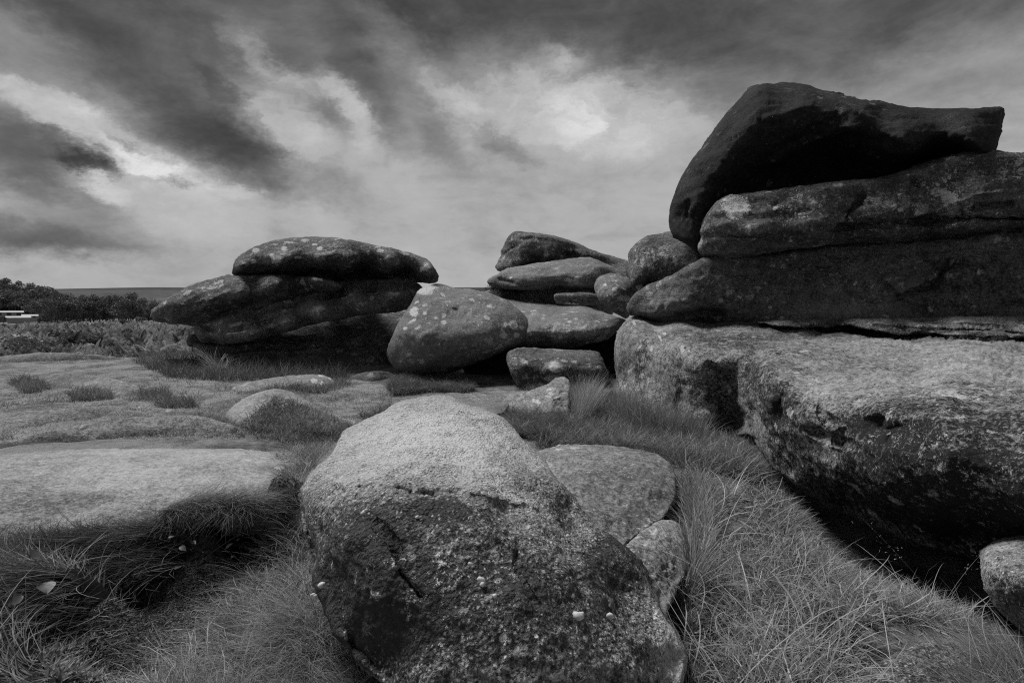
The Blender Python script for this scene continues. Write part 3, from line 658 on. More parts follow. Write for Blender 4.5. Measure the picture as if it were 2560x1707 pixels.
rock('boulder', 'massive dark wall block carrying the lichened slab', [(1573,785),(1568,770),(1571,753),(1584,735),(1605,721),(1649,699),(1694,677),(1738,655),(1774,640),(1872,634),(2000,620),(2118,598),(2319,578),(2560,555),(2700,545),(2700,850),(2560,850),(2364,850),(2185,850),(2051,845),(1930,835),(1872,812),(1800,814),(1730,820),(1672,814),(1614,796)],
     [(1585,765,10.1),(1640,735,9.9),(1640,780,9.7),(1720,690,9.5),(1720,760,9.3),(1780,650,9.4),(1850,720,9.3),(1900,780,9.35),(1900,640,9.7),(2050,700,9.25),(2050,780,9.1),(2100,610,9.6),(2200,740,9.2),(2300,600,9.3),(2300,680,9.0),(2300,780,8.7),(2440,700,8.55),(2560,580,8.9),(2560,700,8.4),(2560,790,8.5),(2650,690,8.3),(1700,806,9.9),(1760,800,9.9),(1640,800,9.9),(2220,710,9.2),(2400,640,8.85)],
     M_wall, strd=.05, strdip=(-.08,0), R=.3, r=16, th=2.8, s=5.5, eps=22, amp=.05, lichs=[(1650,730,40,30,.5)], spots=[(1802,751,7,6),(1925,767,6,4),(2140,708,6,5),(1914,707,4),(2288,670,4)],
     tones=[(1640,740,60,40,.28),(1700,760,60,30,.2),(2100,775,180,16,.28),(2250,725,40,10,.3,50),(2300,715,60,9,.3,-25),(2100,600,300,8,.3),(2480,700,120,70,-.15),(2000,660,150,30,-.08),(1770,798,60,8,-.5)],  # small dark tone under the left lobe paints the undercut's shade
     creases=[([(2225,744),(2290,728),(2341,708),(2362,670),(2381,637)],7,.22),([(2205,684),(2225,712),(2260,735)],7,-.1),([(1650,700),(1665,740),(1655,780)],8,.07),([(2240,748),(2300,770),(2330,800)],6,.1),([(2000,612),(2200,604),(2400,586),(2560,572)],4,.14),([(1700,788),(1760,778),(1820,786)],7,.3)])
ledge = rock('boulder', 'enormous flat-topped ledge block with a lumpy rounded nose over the grass', [(1534,877),(1536,853),(1548,820),(1572,796),(1596,788),(1644,796),(1700,802),(1768,802),(1835,796),(1978,788),(2200,786),(2560,785),(2720,785),(2720,1470),(2600,1450),(2528,1425),(2361,1385),(2217,1335),(2120,1290),(2040,1245),(1985,1210),(1940,1180),(1905,1130),(1885,1090),(1840,1088),(1768,1092),(1691,1080),(1640,1062),(1596,1042),(1560,1010),(1548,977),(1540,930)],
     [(1572,805,10.0),(1640,815,9.7),(1768,818,9.4),(1870,812,9.2),(2050,805,9.2),(2200,802,9.1),(2400,802,8.9),(2560,802,8.7),(2700,802,8.5),
      (1545,880,10.0),(1560,850,9.7),(1600,835,9.0),(1700,850,7.9),(1768,866,7.3),(1850,884,6.9),(1930,850,7.7),(2000,872,6.8),(2150,870,6.9),(2300,872,6.8),(2560,882,6.4),(2700,885,6.3),(2300,833,8.1),(2050,835,8.2),(2560,835,7.9),
      (1560,940,9.7),(1600,900,8.7),(1596,1000,8.5),(1650,950,7.9),(1691,1040,7.4),(1768,980,6.95),(1768,1060,6.9),(1840,960,6.85),(1850,1050,6.95),(1880,930,6.3),
      (1920,940,5.3),(2000,940,5.1),(2150,935,5.05),(2300,940,4.75),(2560,950,4.3),(2700,955,4.1),(1905,1000,5.3),(1925,1080,5.15),(1960,1160,5.0),
      (1990,1000,4.55),(2080,1000,4.15),(2200,1000,3.75),(2350,1010,3.3),(2560,1020,3.05),(2700,1020,2.9),(2000,1080,4.35),(2050,1140,4.15),(2120,1090,3.75),(2200,1100,3.4),(2350,1110,2.9),(2560,1120,2.65),(2700,1120,2.5),
      (2074,1200,4.1),(2200,1210,3.4),(2350,1240,2.95),(2560,1260,2.6),(2700,1270,2.45),(2120,1250,4.3),(2250,1300,3.7),(2400,1345,3.4),(2560,1385,3.1),(2040,1225,4.6),(2680,1400,3.0)],
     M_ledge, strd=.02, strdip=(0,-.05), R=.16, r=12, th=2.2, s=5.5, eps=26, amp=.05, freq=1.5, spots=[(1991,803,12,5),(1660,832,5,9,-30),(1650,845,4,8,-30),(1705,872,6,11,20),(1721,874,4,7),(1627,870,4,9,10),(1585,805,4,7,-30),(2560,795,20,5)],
     lichs=[(1600,950,50,80,.55),(1650,840,60,14,.4),(1775,1020,22,50,.7),(2200,1220,300,60,.25),(2480,1200,120,60,.3)],
     tones=[(2300,1090,380,130,-.14),(2200,890,500,90,-.05),(1905,950,45,70,-.12),(2250,900,330,50,.22),(2250,960,260,40,.18),(2500,900,200,70,.14),(1780,950,60,110,-.10),(1840,1010,60,80,-.06),(1596,925,12,52,-.32,2),(1630,930,30,90,.10),(1960,1040,60,50,-.35),(1950,985,50,40,-.3,30),(2215,1078,110,30,-.5,20),(2070,1130,90,25,.25,25),(2060,985,60,40,.15),(2400,1190,260,90,-.42,10),(2200,1210,160,60,-.4,20),(2560,1320,260,90,-.5),(2300,1290,260,40,-.6,15),(2250,827,320,7,-.6,3),(2050,820,200,6,-.3,2),(2300,812,300,6,.2),(1800,845,120,16,-.1),(2450,1060,180,30,-.1),(1870,930,30,60,-.3)],  # dark tones on belly and nose are shade painted into the colour
     creases=[([(2028,828),(2110,818),(2200,834),(2330,842),(2480,850),(2700,852)],8,.5),([(2110,1066),(2200,1066),(2310,1105)],27,.16),([(1996,985),(2000,1040)],7,.08),([(2056,980),(2052,1030),(2075,1060),(2078,1100)],8,.12),([(2100,1056),(2075,1075),(2072,1110)],9,-.10),
              ([(1905,960),(1960,990),(1950,1040),(1925,1060)],14,.14),([(1868,900),(1880,960),(1888,1040)],10,.16),([(1845,930),(1800,925),(1760,900)],5,.08),([(1690,880),(1700,980),(1690,1060)],10,.08),([(2040,955),(2120,958),(2200,975)],6,.05),([(2000,1065),(2060,1090),(2120,1110)],10,.12)])
rock('boulder', 'small lichened boulder beside the dark hollow at the grass edge', [(2448,1400),(2450,1378),(2470,1358),(2514,1343),(2560,1335),(2640,1335),(2720,1360),(2740,1640),(2650,1650),(2580,1600),(2538,1562),(2495,1525),(2468,1482),(2451,1436)],
     [(2475,1400,2.55),(2520,1370,2.6),(2600,1360,2.6),(2540,1440,2.25),(2640,1460,2.15),(2560,1560,2.35),(2500,1500,2.45),(2700,1500,2.2)], M_front, R=.2, r=45, th=.8, s=6, eps=50, amp=.02, freq=3, lichs=[(2500,1370,50,25,.6),(2550,1450,60,60,.3)], tones=[(2540,1500,60,60,-.2),(2510,1360,50,14,.25)])
rock('rock', 'flat dark stone set in the turf at the bottom right', [(2120,1760),(2135,1700),(2170,1668),(2230,1635),(2300,1604),(2360,1600),(2420,1625),(2480,1660),(2520,1720),(2500,1780)],
     [Z(2180,1690,.03),Z(2330,1625,.05),Z(2480,1690,.03),Z(2320,1740,.05)], M_front, R=.08, r=25, th=.3, s=6, eps=60, amp=.01, freq=4, tones=[(2320,1660,300,100,-.12)])
rock('rock', 'rough speckled shelf of stone along the crevice at the foot of the dark wall block', [(1890,806),(1980,799),(2100,796),(2300,792),(2560,788),(2720,786),(2720,856),(2560,850),(2480,843),(2400,842),(2330,836),(2260,838),(2180,826),(2130,815),(2031,820),(1950,815)],
     [(1920,802,8.9),(2050,799,8.8),(2300,796,8.6),(2560,792,8.3),(2700,790,8.2),(1940,810,8.5),(2040,812,8.35),(2140,808,8.2),(2200,818,8.0),(2300,826,7.85),(2400,830,7.65),(2560,838,7.35),(2700,842,7.2),(2040,818,8.5),(2300,834,8.05),(2560,847,7.6)],
     M_ledge, R=.18, r=6, th=1.0, s=3, eps=10, amp=.05, freq=4, rag=4, micro=.03, lichs=[(2300,812,300,12,.3)], tones=[(2200,812,500,8,.12),(2100,812,60,5,-.4),(2420,826,120,6,-.4),(2250,820,60,5,-.3)], creases=[([(2180,812),(2300,822),(2420,826),(2560,834)],3,.10),([(2300,806),(2450,812),(2600,816)],2.5,.08)])
# ---- middle distance, by the foot of the pile
rock('rock', 'pointed pale rock standing in the tussock before the squat block', [(1243,1024),(1251,1006),(1279,983),(1321,976),(1345,971),(1373,955),(1391,945),(1408,943),(1423,951),(1427,966),(1425,1006),(1418,1034),(1356,1036),(1286,1034)],
     [(1260,1010,8.4),(1320,985,8.7),(1400,960,8.6),(1320,1020,8.0),(1400,1015,8.0),(1390,985,8.1)], M_slab, R=.16, r=9, th=.8, s=3.2, eps=18, amp=.06, freq=3, rag=3, spots=[(1340,1000,11,6,15),(1395,990,7,5)], lichs=[(1340,1000,60,25,.5)], tones=[(1400,955,30,14,.0),(1290,1000,40,12,.05),(1340,990,120,50,-.16)])
rock('rock', 'thin flat slab behind the far end of the coarse boulder', [(1105,1010),(1112,985),(1163,983),(1216,986),(1262,989),(1275,1000),(1260,1030),(1200,1035),(1130,1030)],
     [Z(1130,990,.10),Z(1250,994,.10),Z(1180,1015,.10)], M_round, R=.12, r=9, th=.5, s=4, eps=40, amp=.02, tones=[(1190,1005,100,30,-.02)])
rock('rock', 'humped rock half buried in turf with grass growing up its near side', [(560,1040),(598,997),(631,981),(666,969),(694,966),(729,975),(771,997),(806,1019),(850,1034),(905,1050),(900,1080),(841,1085),(750,1088),(660,1080),(600,1062)],
     [(600,1010,8.2),(660,978,8.3),(700,972,8.3),(780,1008,7.9),(870,1045,7.6),(690,1030,7.6),(760,1060,7.1),(640,1050,7.3),(850,1075,7.0),(700,1075,7.0)], M_slab, embed=.04, R=.2, r=16, th=.8, s=4, eps=28, amp=.04, freq=1.8, tones=[(690,980,90,12,.0),(740,1040,200,60,-.15)])
rock('rock', 'low flat rock with pale lichen patches before the left tor', [(572,966),(616,948),(683,935),(753,928),(799,928),(827,936),(841,948),(838,962),(800,970),(760,972),(701,968),(650,978),(600,980)],
     [Z(600,964,.08),Z(680,945,.14),Z(790,935,.20),Z(830,950,.12),Z(760,965,.06),Z(650,972,.05)], M_slab, embed=.09, R=.02, r=10, th=.6, s=3.5, eps=30, amp=.03, freq=1.6, spots=[(804,938,9,4),(785,952,10,6,20),(805,957,9,5),(826,944,6,4)], tones=[(760,950,180,40,-.2)])
rock('rock', 'small dark flat rock in the shade at the foot of the tor', [(866,938),(897,922),(946,917),(981,922),(1000,934),(985,950),(911,952)],
     [Z(890,934,.12),Z(950,924,.2),Z(985,940,.05),Z(920,948,.04)], M_round, embed=.12, R=.03, r=12, th=.5, s=3.5, eps=30, amp=.03, tones=[(930,935,80,30,-.1)])
rock('rock', 'long low hummock of worn rock in the trampled turf at far left', [(100,945),(116,932),(140,925),(182,923),(245,931),(316,945),(372,958),(345,985),(290,990),(230,975),(175,972),(116,962)],
     [Z(120,945,.10),Z(180,930,.22),Z(260,945,.15),Z(350,965,.04),Z(310,982,.02),Z(200,965,.04)], M_slab, embed=.09, R=.02, r=10, th=.5, s=3.8, eps=30, amp=.03, freq=1.6, tones=[(230,950,200,50,-.3)])
rock('rock', 'worn pale rock shelf on the crest before the bracken', [(-80,890),(0,881),(105,871),(210,873),(281,880),(360,889),(330,896),(230,893),(120,900),(0,905),(-80,905)],
     [Z(0,888,.12),Z(110,878,.22),Z(210,880,.2),Z(330,890,.08),Z(100,896,.04)], M_slab, embed=.2, R=.02, r=11, th=.5, s=4, eps=30, amp=.03, tones=[(150,888,300,30,-.25)])
rock('rock', 'smooth upper sheet of bare rock curving in from the left edge', [(-90,1015),(0,1013),(120,1005),(245,998),(340,998),(430,1004),(500,1014),(440,1022),(360,1022),(281,1024),(210,1038),(123,1056),(0,1082),(-90,1090)],
     [Z(0,1020,.16),Z(245,1004,.16),Z(420,1010,.10),Z(150,1040,.08),Z(0,1070,.06),Z(300,1018,.07)], M_slab, embed=.12, R=.02, r=22, th=.4, s=4.5, eps=40, amp=.025, tones=[(150,1030,450,55,-.22)])
rock('rock', 'middle sheet of bare rock below the upper sheet at left', [(-90,1105),(-90,1086),(0,1083),(123,1057),(210,1039),(281,1026),(380,1022),(491,1020),(560,1036),(600,1056),(590,1078),(500,1085),(380,1088),(200,1098),(60,1108)],
     [Z(0,1090,.14),Z(150,1062,.18),Z(300,1036,.2),Z(490,1030,.15),Z(560,1060,.06),Z(300,1078,.06),Z(80,1098,.08)], M_slab, embed=.12, R=.02, r=22, th=.4, s=4.5, eps=40, amp=.03, tones=[(300,1050,450,55,-.2)])
rock('rock', 'broad pale sheet of worn rock across the left foreground', [(-120,1110),(0,1100),(110,1094),(209,1090),(350,1090),(503,1090),(600,1091),(670,1096),(730,1110),(765,1130),(775,1150),(752,1190),(712,1228),(670,1262),(600,1272),(482,1268),(430,1278),(377,1295),(251,1332),(84,1345),(0,1360),(-120,1370)],
     [Z(0,1110,.12),Z(300,1098,.13),Z(520,1098,.11),Z(680,1105,.05),Z(750,1140,.0),Z(700,1190,.04),Z(0,1220,.15),Z(300,1180,.15),Z(550,1170,.12),Z(600,1240,.08),Z(400,1260,.10),Z(150,1310,.08),Z(0,1340,.08)], M_slab, embed=.13, R=.02, r=60, th=.25, s=6, eps=60, amp=.022, freq=1.2,
     tones=[(350,1160,350,60,.12),(80,1270,120,50,-.28),(420,1265,150,20,-.2),(720,1210,50,50,-.15),(690,1165,35,8,-.4),(240,1240,40,10,-.35),(190,1247,70,18,-.25),(620,1100,80,14,-.2),(120,1105,200,10,-.1)])
# ---- right of the coarse boulder
rock('boulder', 'smooth low boulder against the right flank of the coarse one', [(1280,1190),(1320,1140),(1376,1118),(1425,1112),(1472,1110),(1545,1114),(1617,1128),(1665,1148),(1686,1172),(1690,1205),(1686,1243),(1672,1276),(1650,1310),(1600,1370),(1560,1420),(1450,1400),(1350,1300)],
     [Z(1380,1130,.20),Z(1480,1118,.22),Z(1600,1132,.20),Z(1672,1165,.17),Z(1500,1200,.24),Z(1620,1220,.22),Z(1680,1230,.15),Z(1450,1260,.26),Z(1600,1310,.19),Z(1540,1380,.2)], M_slab, R=.06, r=10, th=.6, s=4.5, eps=50, amp=.03, freq=2.2, rag=3,
     tones=[(1550,1200,200,140,-.36),(1480,1115,120,14,.0),(1560,1300,90,40,-.16),(1600,1290,60,20,-.1)], creases=[([(1690,1290),(1640,1310),(1590,1345),(1560,1370)],4,.05)], lichs=[(1600,1350,50,40,.3)])
rock('boulder', 'crumbling pale fragment between the smooth low boulder and the grass', [(1540,1420),(1560,1370),(1600,1330),(1650,1300),(1690,1303),(1712,1335),(1722,1385),(1712,1440),(1690,1490),(1672,1530),(1700,1600),(1600,1620),(1540,1500)],
     [Z(1600,1340,.19),Z(1680,1315,.17),Z(1710,1380,.12),Z(1640,1410,.2),Z(1690,1450,.12),Z(1600,1480,.2),Z(1660,1530,.12),Z(1560,1440,.22)], M_slab, R=.05, r=7, rag=5, th=.5, s=4.5, eps=40, amp=.022, freq=4, detail=.9,
     tones=[(1640,1400,90,90,-.22),(1610,1340,14,8,-.6),(1590,1385,10,14,-.6),(1625,1330,50,14,.1)], lichs=[(1630,1340,60,30,.7),(1690,1420,30,70,.4)])
# ---- the coarse boulder in the foreground
front = rock('boulder', 'large coarse-grained boulder, pale on top and moss-dark on its near face', [(746,1240),(758,1206),(787,1172),(812,1150),(830,1133),(836,1118),(845,1095),(859,1078),(907,1049),(961,1027),(980,1010),(1005,999),(1038,992),(1072,987),(1101,986),(1134,994),(1163,1009),(1207,1019),(1245,1032),(1270,1051),(1299,1085),(1332,1119),(1361,1153),(1400,1201),(1448,1259),(1490,1308),(1550,1351),(1593,1384),(1617,1433),(1646,1505),(1670,1553),(1704,1602),(1723,1640),(1720,1674),(1708,1720),(1690,1900),(1000,1900),(960,1720),(905,1670),(872,1625),(840,1590),(816,1549),(797,1505),(780,1470),(776,1433),(786,1384),(763,1326),(750,1278)],
     [(1101,992,4.7),(1010,1003,4.6),(1200,1025,4.3),(900,1060,4.1),(1050,1060,3.75),(1180,1080,3.6),(850,1110,3.6),(1000,1120,3.1),(1150,1140,3.0),(1330,1130,3.55),(780,1190,3.05),(900,1180,2.65),(1050,1190,2.45),(1200,1200,2.45),(1370,1190,3.0),
      (765,1240,2.8),(850,1250,2.4),(1000,1250,2.15),(1200,1260,2.15),(1380,1280,2.45),(1470,1300,2.75),(1350,1350,2.15),(1500,1380,2.4),(1580,1400,2.55),(1050,1350,1.97),(1250,1400,1.92),(850,1350,2.1),(780,1350,2.5),(1050,1500,1.82),(1300,1500,1.78),(900,1500,1.92),(1500,1500,2.05),
      (820,1500,2.15),(1600,1480,2.4),(1050,1700,1.72),(1350,1700,1.66),(1550,1650,1.85),(950,1650,1.9),(1650,1560,2.2),(1690,1650,2.1),(1050,1880,1.68),(1350,1880,1.62),(1600,1880,1.8)],
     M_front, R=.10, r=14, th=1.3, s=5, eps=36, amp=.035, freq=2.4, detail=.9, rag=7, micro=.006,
     tones=[(1220,1500,420,200,-.20),(1050,1100,260,95,.72),(1250,1220,130,50,.25,40),(880,1200,120,50,.28),(1430,1330,80,60,.18),(1050,1270,320,40,-.12),(930,1420,130,110,-.42,30),(1110,1270,60,26,-.45),(880,1500,110,130,-.32),(1530,1400,55,60,-.5),(1300,1450,160,100,-.08),(1050,1600,150,80,-.12),(840,1580,40,60,-.4),(1700,1640,40,90,.5,-25),(1660,1560,20,40,.3,-30),(1130,1370,60,40,.15),(1250,1600,200,80,.02),(1200,1030,60,18,.1)],  # pale top tone stands in for light; lower-left patches paint side shade
     creases=[([(835,1110),(900,1125),(960,1110),(1010,1120)],6,.05),([(1180,1040),(1230,1090),(1300,1140),(1350,1200)],8,.06),([(790,1180),(860,1215),(930,1205),(1040,1222),(1150,1212),(1260,1240),(1370,1262)],9,-.045),([(1420,1230),(1440,1300),(1520,1400),(1580,1500)],9,.05),([(930,1290),(985,1350),(1000,1430),(1060,1500)],5,.035),([(1300,1330),(1290,1420),(1350,1520)],5,.03),([(752,1265),(765,1300),(780,1345),(788,1380)],5,.08),([(860,1560),(900,1620),(960,1680)],16,.06)], lichs=[(1300,1650,300,80,.15),(1690,1640,40,70,.5)],
     spots=[(1260,1595,14),(1390,1690,20,14),(1640,1540,8,12),(1340,1590,6,8)])
# quartz pebbles standing proud of its face
def pebble(px, py, rad, parent, fr):
    V2, T, d = ROCKS[fr]
    i = np.argmin((V2[:, 0] - px)**2 + (V2[:, 1] - py)**2)
    p = P(px, py, d[i] - .004)
    import bmesh
    bm = bmesh.new(); bmesh.ops.create_icosphere(bm, subdivisions=2, radius=1)
    sc = np.array([rad * rng.uniform(.8, 1.35), rad * .8, rad * rng.uniform(.7, 1.0)])
    for v in bm.verts:
        v.co = Vector(np.array(v.co) * sc * (1 + .14 * math.sin(7 * v.co.x + 3 * v.co.z + px) + .1 * math.sin(5 * v.co.y + px)))
    me = bpy.data.meshes.new('pebble'); bm.to_mesh(me); bm.free()
    for f in me.polygons: f.use_smooth = True
    o = link('pebble', me, M_quartz, parent); o.location = Vector(p) - parent.location; o.rotation_euler = (0, rng.uniform(-.7, .7), 0)
M_quartz = plain_mat('quartz', .55, .5, .2, 60)
for (a, b, r_) in [(804,1462,.013),(782,1487,.010),(789,1489,.008),(1204,1450,.013),(1206,1460,.010),(1237,1489,.008),(1445,1540,.016),(1453,1536,.012),(1524,1538,.012),(910,1282,.011),(915,1276,.008),(889,1256,.011),(1066,1242,.010),(1043,1292,.007),(1082,1291,.006),(1176,1409,.006),(1640,1535,.008),(1638,1548,.008),(1420,1340,.008),(1612,1551,.006)]:
    pebble(a, b, r_, front, 'large coarse-grained boulder, pale on top and moss-dark on its near face')
# ---------------------------------------------------------------- turf bank under the middle stack
rock('turf_bank', 'grassy turf bank on which the middle stack rests', [(1205,735),(1235,722),(1290,716),(1400,718),(1500,715),(1530,735),(1530,790),(1480,800),(1300,790),(1215,765)],
     [(1240,745,15.0),(1330,735,15.0),(1450,735,15.1),(1300,718,16.2),(1480,718,16.2),(1350,775,14.7),(1480,780,14.6),(1240,770,14.8)], m, R=.3, r=12, th=2.0, s=4, eps=25, amp=.06, cat='bank')

# ---------------------------------------------------------------- grass
M_turf_blade = blade_mat('short_turf_blades', .05, .85)
M_grass = blade_mat('moor_grass', .045, .36)
M_grass_pale = blade_mat('pale_moor_grass', .045, .46)
M_grass_dark = blade_mat('shaded_bank_grass', .025, .26)  # darker copy of the moor grass, bank shade set in the blade colour
def sample_poly(poly, n):
    poly = np.array(poly, float); lo, hi = poly.min(0), poly.max(0); out = np.zeros((0, 2))
    while len(out) < n:
        q = rng.uniform(lo, hi, (n * 2, 2)); out = np.vstack([out, q[in_poly(q[:, 0], q[:, 1], poly)]])
    return out[:n]
BARE = [[(2110,1620),(2160,1570),(2240,1560),(2330,1565),(2420,1600),(2500,1680),(2520,1760),(2100,1780),(2130,1690)],
        [(1890,1130),(1935,1120),(1975,1180),(1940,1190)]]
def on_ground(poly, n, lift=0.0, clump=0.0, clump_f=3.0, gaps=None):
    q = sample_poly(poly, n if not clump else int(n * 1.7))
    for b_ in BARE: q = q[~in_poly(q[:, 0], q[:, 1], np.array(b_, float))]
    p = to_ground(q[:, 0], q[:, 1], lift)
    if gaps is not None:
        g_ = fbm(np.c_[p[:, :2], np.zeros(len(p)) + 31], clump_f, 3, .6) + rng.normal(0, .06, len(p))
        return p[g_ > gaps][:n]
    if clump:
        v = fbm(np.c_[p[:, :2], np.zeros(len(p))], clump_f, 2)
        p = p[np.argsort(-(v + rng.normal(0, clump, len(p))))[:n]]
    return p
def on_rock(label, poly, n):
    V2, T, d = ROCKS[label]; poly = np.array(poly, float)
    c = V2[T].mean(1); T = T[in_poly(c[:, 0], c[:, 1], poly)]
    i = rng.integers(0, len(T), n); u = rng.random((n, 2)); u[u.sum(1) > 1] = 1 - u[u.sum(1) > 1]
    a, b, c = T[i, 0], T[i, 1], T[i, 2]
    q = V2[a] + u[:, :1] * (V2[b] - V2[a]) + u[:, 1:] * (V2[c] - V2[a])
    dd = d[a] + u[:, 0] * (d[b] - d[a]) + u[:, 1] * (d[c] - d[a])
    return P(q[:, 0], q[:, 1], dd)
def blades(p, L, wd, head=None, spread=3.2, lean=(10, 50), droop=(10, 60), segs=3, tone=(.2, .6), straw=.08, flow=1.2, flow_f=2.0, up=None, curl=.25):
    """blades of grass rooted at p: head = compass direction they lean to (degrees, 0 = +x, 90 = away from the camera)"""
    n = len(p)
    q0 = np.c_[p[:, :2], np.zeros(n)]
    fl = fbm(q0, flow_f, 2) * flow
    a = (rng.uniform(0, 2 * math.pi, n) if head is None else math.radians(head) + rng.normal(0, 1, n) * math.radians(spread)) + fl
    sz = np.clip(1 + .6 * fbm(q0 + 4, 3.5, 2), .45, 1.6)
    L = rng.uniform(L[0], L[1], n) * sz
    W_ = rng.uniform(wd[0], wd[1], n)
    f0 = np.radians(rng.uniform(lean[0], lean[1], n)); f1 = f0 + np.radians(rng.uniform(droop[0], droop[1], n))
    tw = a + math.pi / 2 + rng.normal(0, .7, n)
    side = np.stack([np.cos(tw), np.sin(tw), rng.normal(0, .3, n)], 1) * W_[:, None] / 2
    pts = [p - np.array([0, 0, .01])]; cur = pts[0].copy(); aa = a.copy(); dcurl = rng.normal(0, curl, n)
    for k in range(segs):
        f = f0 + (f1 - f0) * ((k + .5) / segs); aa = aa + dcurl
        stp = (L / segs)[:, None] * np.stack([np.sin(f) * np.cos(aa), np.sin(f) * np.sin(aa), np.cos(f)], 1)
        cur = cur + stp; pts.append(cur.copy())
    V = []; ws = np.linspace(1, .45, segs)
    for k in range(segs): V += [pts[k] - side * ws[k], pts[k] + side * ws[k]]
    V.append(pts[segs])
    V = np.stack(V, 1); m_ = V.shape[1]
    t = []
    for k in range(segs - 1): t += [[2*k, 2*k+1, 2*k+3], [2*k, 2*k+3, 2*k+2]]
    t.append([2*segs-2, 2*segs-1, 2*segs])
    T = (np.array(t)[None] + (np.arange(n) * m_)[:, None, None]).reshape(-1, 3)
    tn = rng.uniform(tone[0], tone[1], n) * np.clip(1 + .8 * fbm(q0 + 9, 1.4, 2) + .5 * fbm(q0 + 2, 6, 2), .3, 1.7); s_ = rng.random(n) < straw; tn[s_] = rng.uniform(.7, 1.0, s_.sum())
    return V.reshape(-1, 3), T, np.repeat(np.clip(tn, 0, 1), m_)
def join(parts):
    V, T, A, o = [], [], [], 0
    for v, t_, a in parts:
        V.append(v); T.append(t_ + o); A.append(a); o += len(v)
    return np.vstack(V), np.vstack(T), np.concatenate(A)
def grass(name, parts, mat, label=None, cat=None, kind='stuff', **kw):
    V, T, A = join(parts)
    me = tri_mesh(name, V, T, False, {'tone': A})
    return tag(link(name, me, mat), label, cat, kind=kind, **kw)

# short trampled turf of the middle distance
turf = [blades(on_ground([(-80,884),(380,880),(500,900),(560,930),(900,948),(1100,975),(1250,1000),(1240,1030),(1000,1050),(860,1090),(600,1098),(-80,1098)], 75000, clump=.5, clump_f=1.6), (.02, .06), (.006, .013), segs=2, tone=(.05, 1.0), straw=.06, lean=(20, 70)),
        blades(on_ground([(-80,1330),(0,1325),(200,1300),(350,1265),(480,1250),(500,1275),(380,1300),(200,1345),(-80,1375)], 5000), (.02, .06), (.003, .005), segs=2, tone=(.2, .7))]
grass('short_grass', turf, M_turf_blade)
# long grass at the foot of the left tor
TF = [blades(on_ground([(330,905),(370,880),(430,850),(480,868),(530,915),(600,930),(870,938),(880,948),(700,952),(560,955),(420,945)], 7000), (.14, .34), (.007, .014), lean=(5, 40), tone=(.1, .45), straw=.05),
      blades(on_ground([(520,925),(560,925),(590,945),(540,950)], 160), (.5, .8), (.010, .018), head=150, spread=25, lean=(10, 40), droop=(20, 60), tone=(.5, .9), straw=.3),
      blades(on_ground([(560,930),(860,940),(860,948),(560,950)], 500), (.3, .5), (.007, .012), lean=(0, 25), tone=(.3, .6))]
grass('long_grass', TF, M_grass)
# turf in the gaps of the tors
q = on_rock('long slanting middle layer of the left tor, speckled with lichen', [(790,740),(830,728),(930,712),(1040,705),(1040,722),(930,728),(860,742),(800,752)], 2600)
tg = [blades(q, (.10, .22), (.010, .018), lean=(0, 50), tone=(.1, .5))]
q = on_rock('grassy turf bank on which the middle stack rests', [(1225,720),(1400,716),(1500,716),(1500,735),(1395,738),(1395,762),(1230,745)], 4200)
tg.append(blades(q, (.12, .28), (.011, .02), lean=(10, 60), tone=(.15, .6)))
grass('crevice_grass', tg, M_grass)
# ragged fringes where the turf meets the rock sheets
def along(line, n, jit):
    L = np.array(line, float); sg = np.linalg.norm(np.diff(L, axis=0), axis=1); cum = np.r_[0, np.cumsum(sg)]
    u = rng.uniform(0, cum[-1], n); k = np.searchsorted(cum, u) - 1; k = np.clip(k, 0, len(sg) - 1)
    q = L[k] + (L[k + 1] - L[k]) * ((u - cum[k]) / sg[k])[:, None]
    q = q[fbm(np.c_[q / 28, np.zeros(n)], 1, 2) > -.05]
    return q + rng.normal(0, 1, (len(q), 2)) * np.array([6, jit])
fg = []
for line, n, jit in (([(-40,1098),(110,1092),(350,1088),(503,1088),(670,1094),(740,1108)], 2600, 3), ([(-40,1084),(123,1056),(281,1025),(400,1020)], 1500, 2), ([(-40,908),(120,903),(330,897)], 1200, 2),
                     ([(105,962),(230,976),(345,985)], 900, 2), ([(590,984),(700,972),(840,962)], 900, 2), ([(560,1045),(600,1064),(700,1082),(860,1086)], 1600, 4), ([(0,1014),(245,998),(430,1003)], 1100, 2),
                     ([(860,1000),(960,990),(1100,980)], 1500, 8), ([(380,940),(560,968),(700,985),(850,1000)], 2500, 9), ([(30,990),(260,1000),(420,985),(560,990)], 1500, 5)):
    q = along(line, n, jit); pp = to_ground(q[:, 0], q[:, 1])
    fg.append(blades(pp, (.04, .13), (.005, .010), lean=(5, 75), tone=(.1, .8), straw=.12))
grass('fringe_grass', fg, M_grass)
# tussocks
fr = [blades(on_ground([(968,972),(985,952),(1030,944),(1100,946),(1170,962),(1190,978),(1150,984),(1080,980),(1010,990),(980,990)], 7500, lift=.02), (.16, .30), (.006, .010), head=-90, spread=50, lean=(5, 40), droop=(50, 110), tone=(.12, .5), straw=.06)]
grass('grass_tussock', fr, M_grass, 'shaggy mane of grass hanging under the rounded lichened boulder', 'grass tussock', kind='thing')
t6 = [blades(on_ground([(1255,1040),(1290,1028),(1400,1030),(1425,1045),(1420,1085),(1370,1100),(1290,1095)], 9000, lift=.02), (.14, .30), (.004, .008), head=-95, spread=60, lean=(10, 60), droop=(40, 100), tone=(.1, .55), straw=.08)]
grass('grass_tussock', t6, M_grass, 'dense drooping tussock just in front of the pointed pale rock', 'grass tussock', kind='thing')
t7 = [blades(on_ground([(1420,1030),(1450,1010),(1500,1015),(1480,1050),(1440,1060)], 900), (.35, .62), (.004, .009), head=40, spread=50, lean=(3, 28), droop=(8, 45), tone=(.45, .85), straw=.3, flow=.3)]
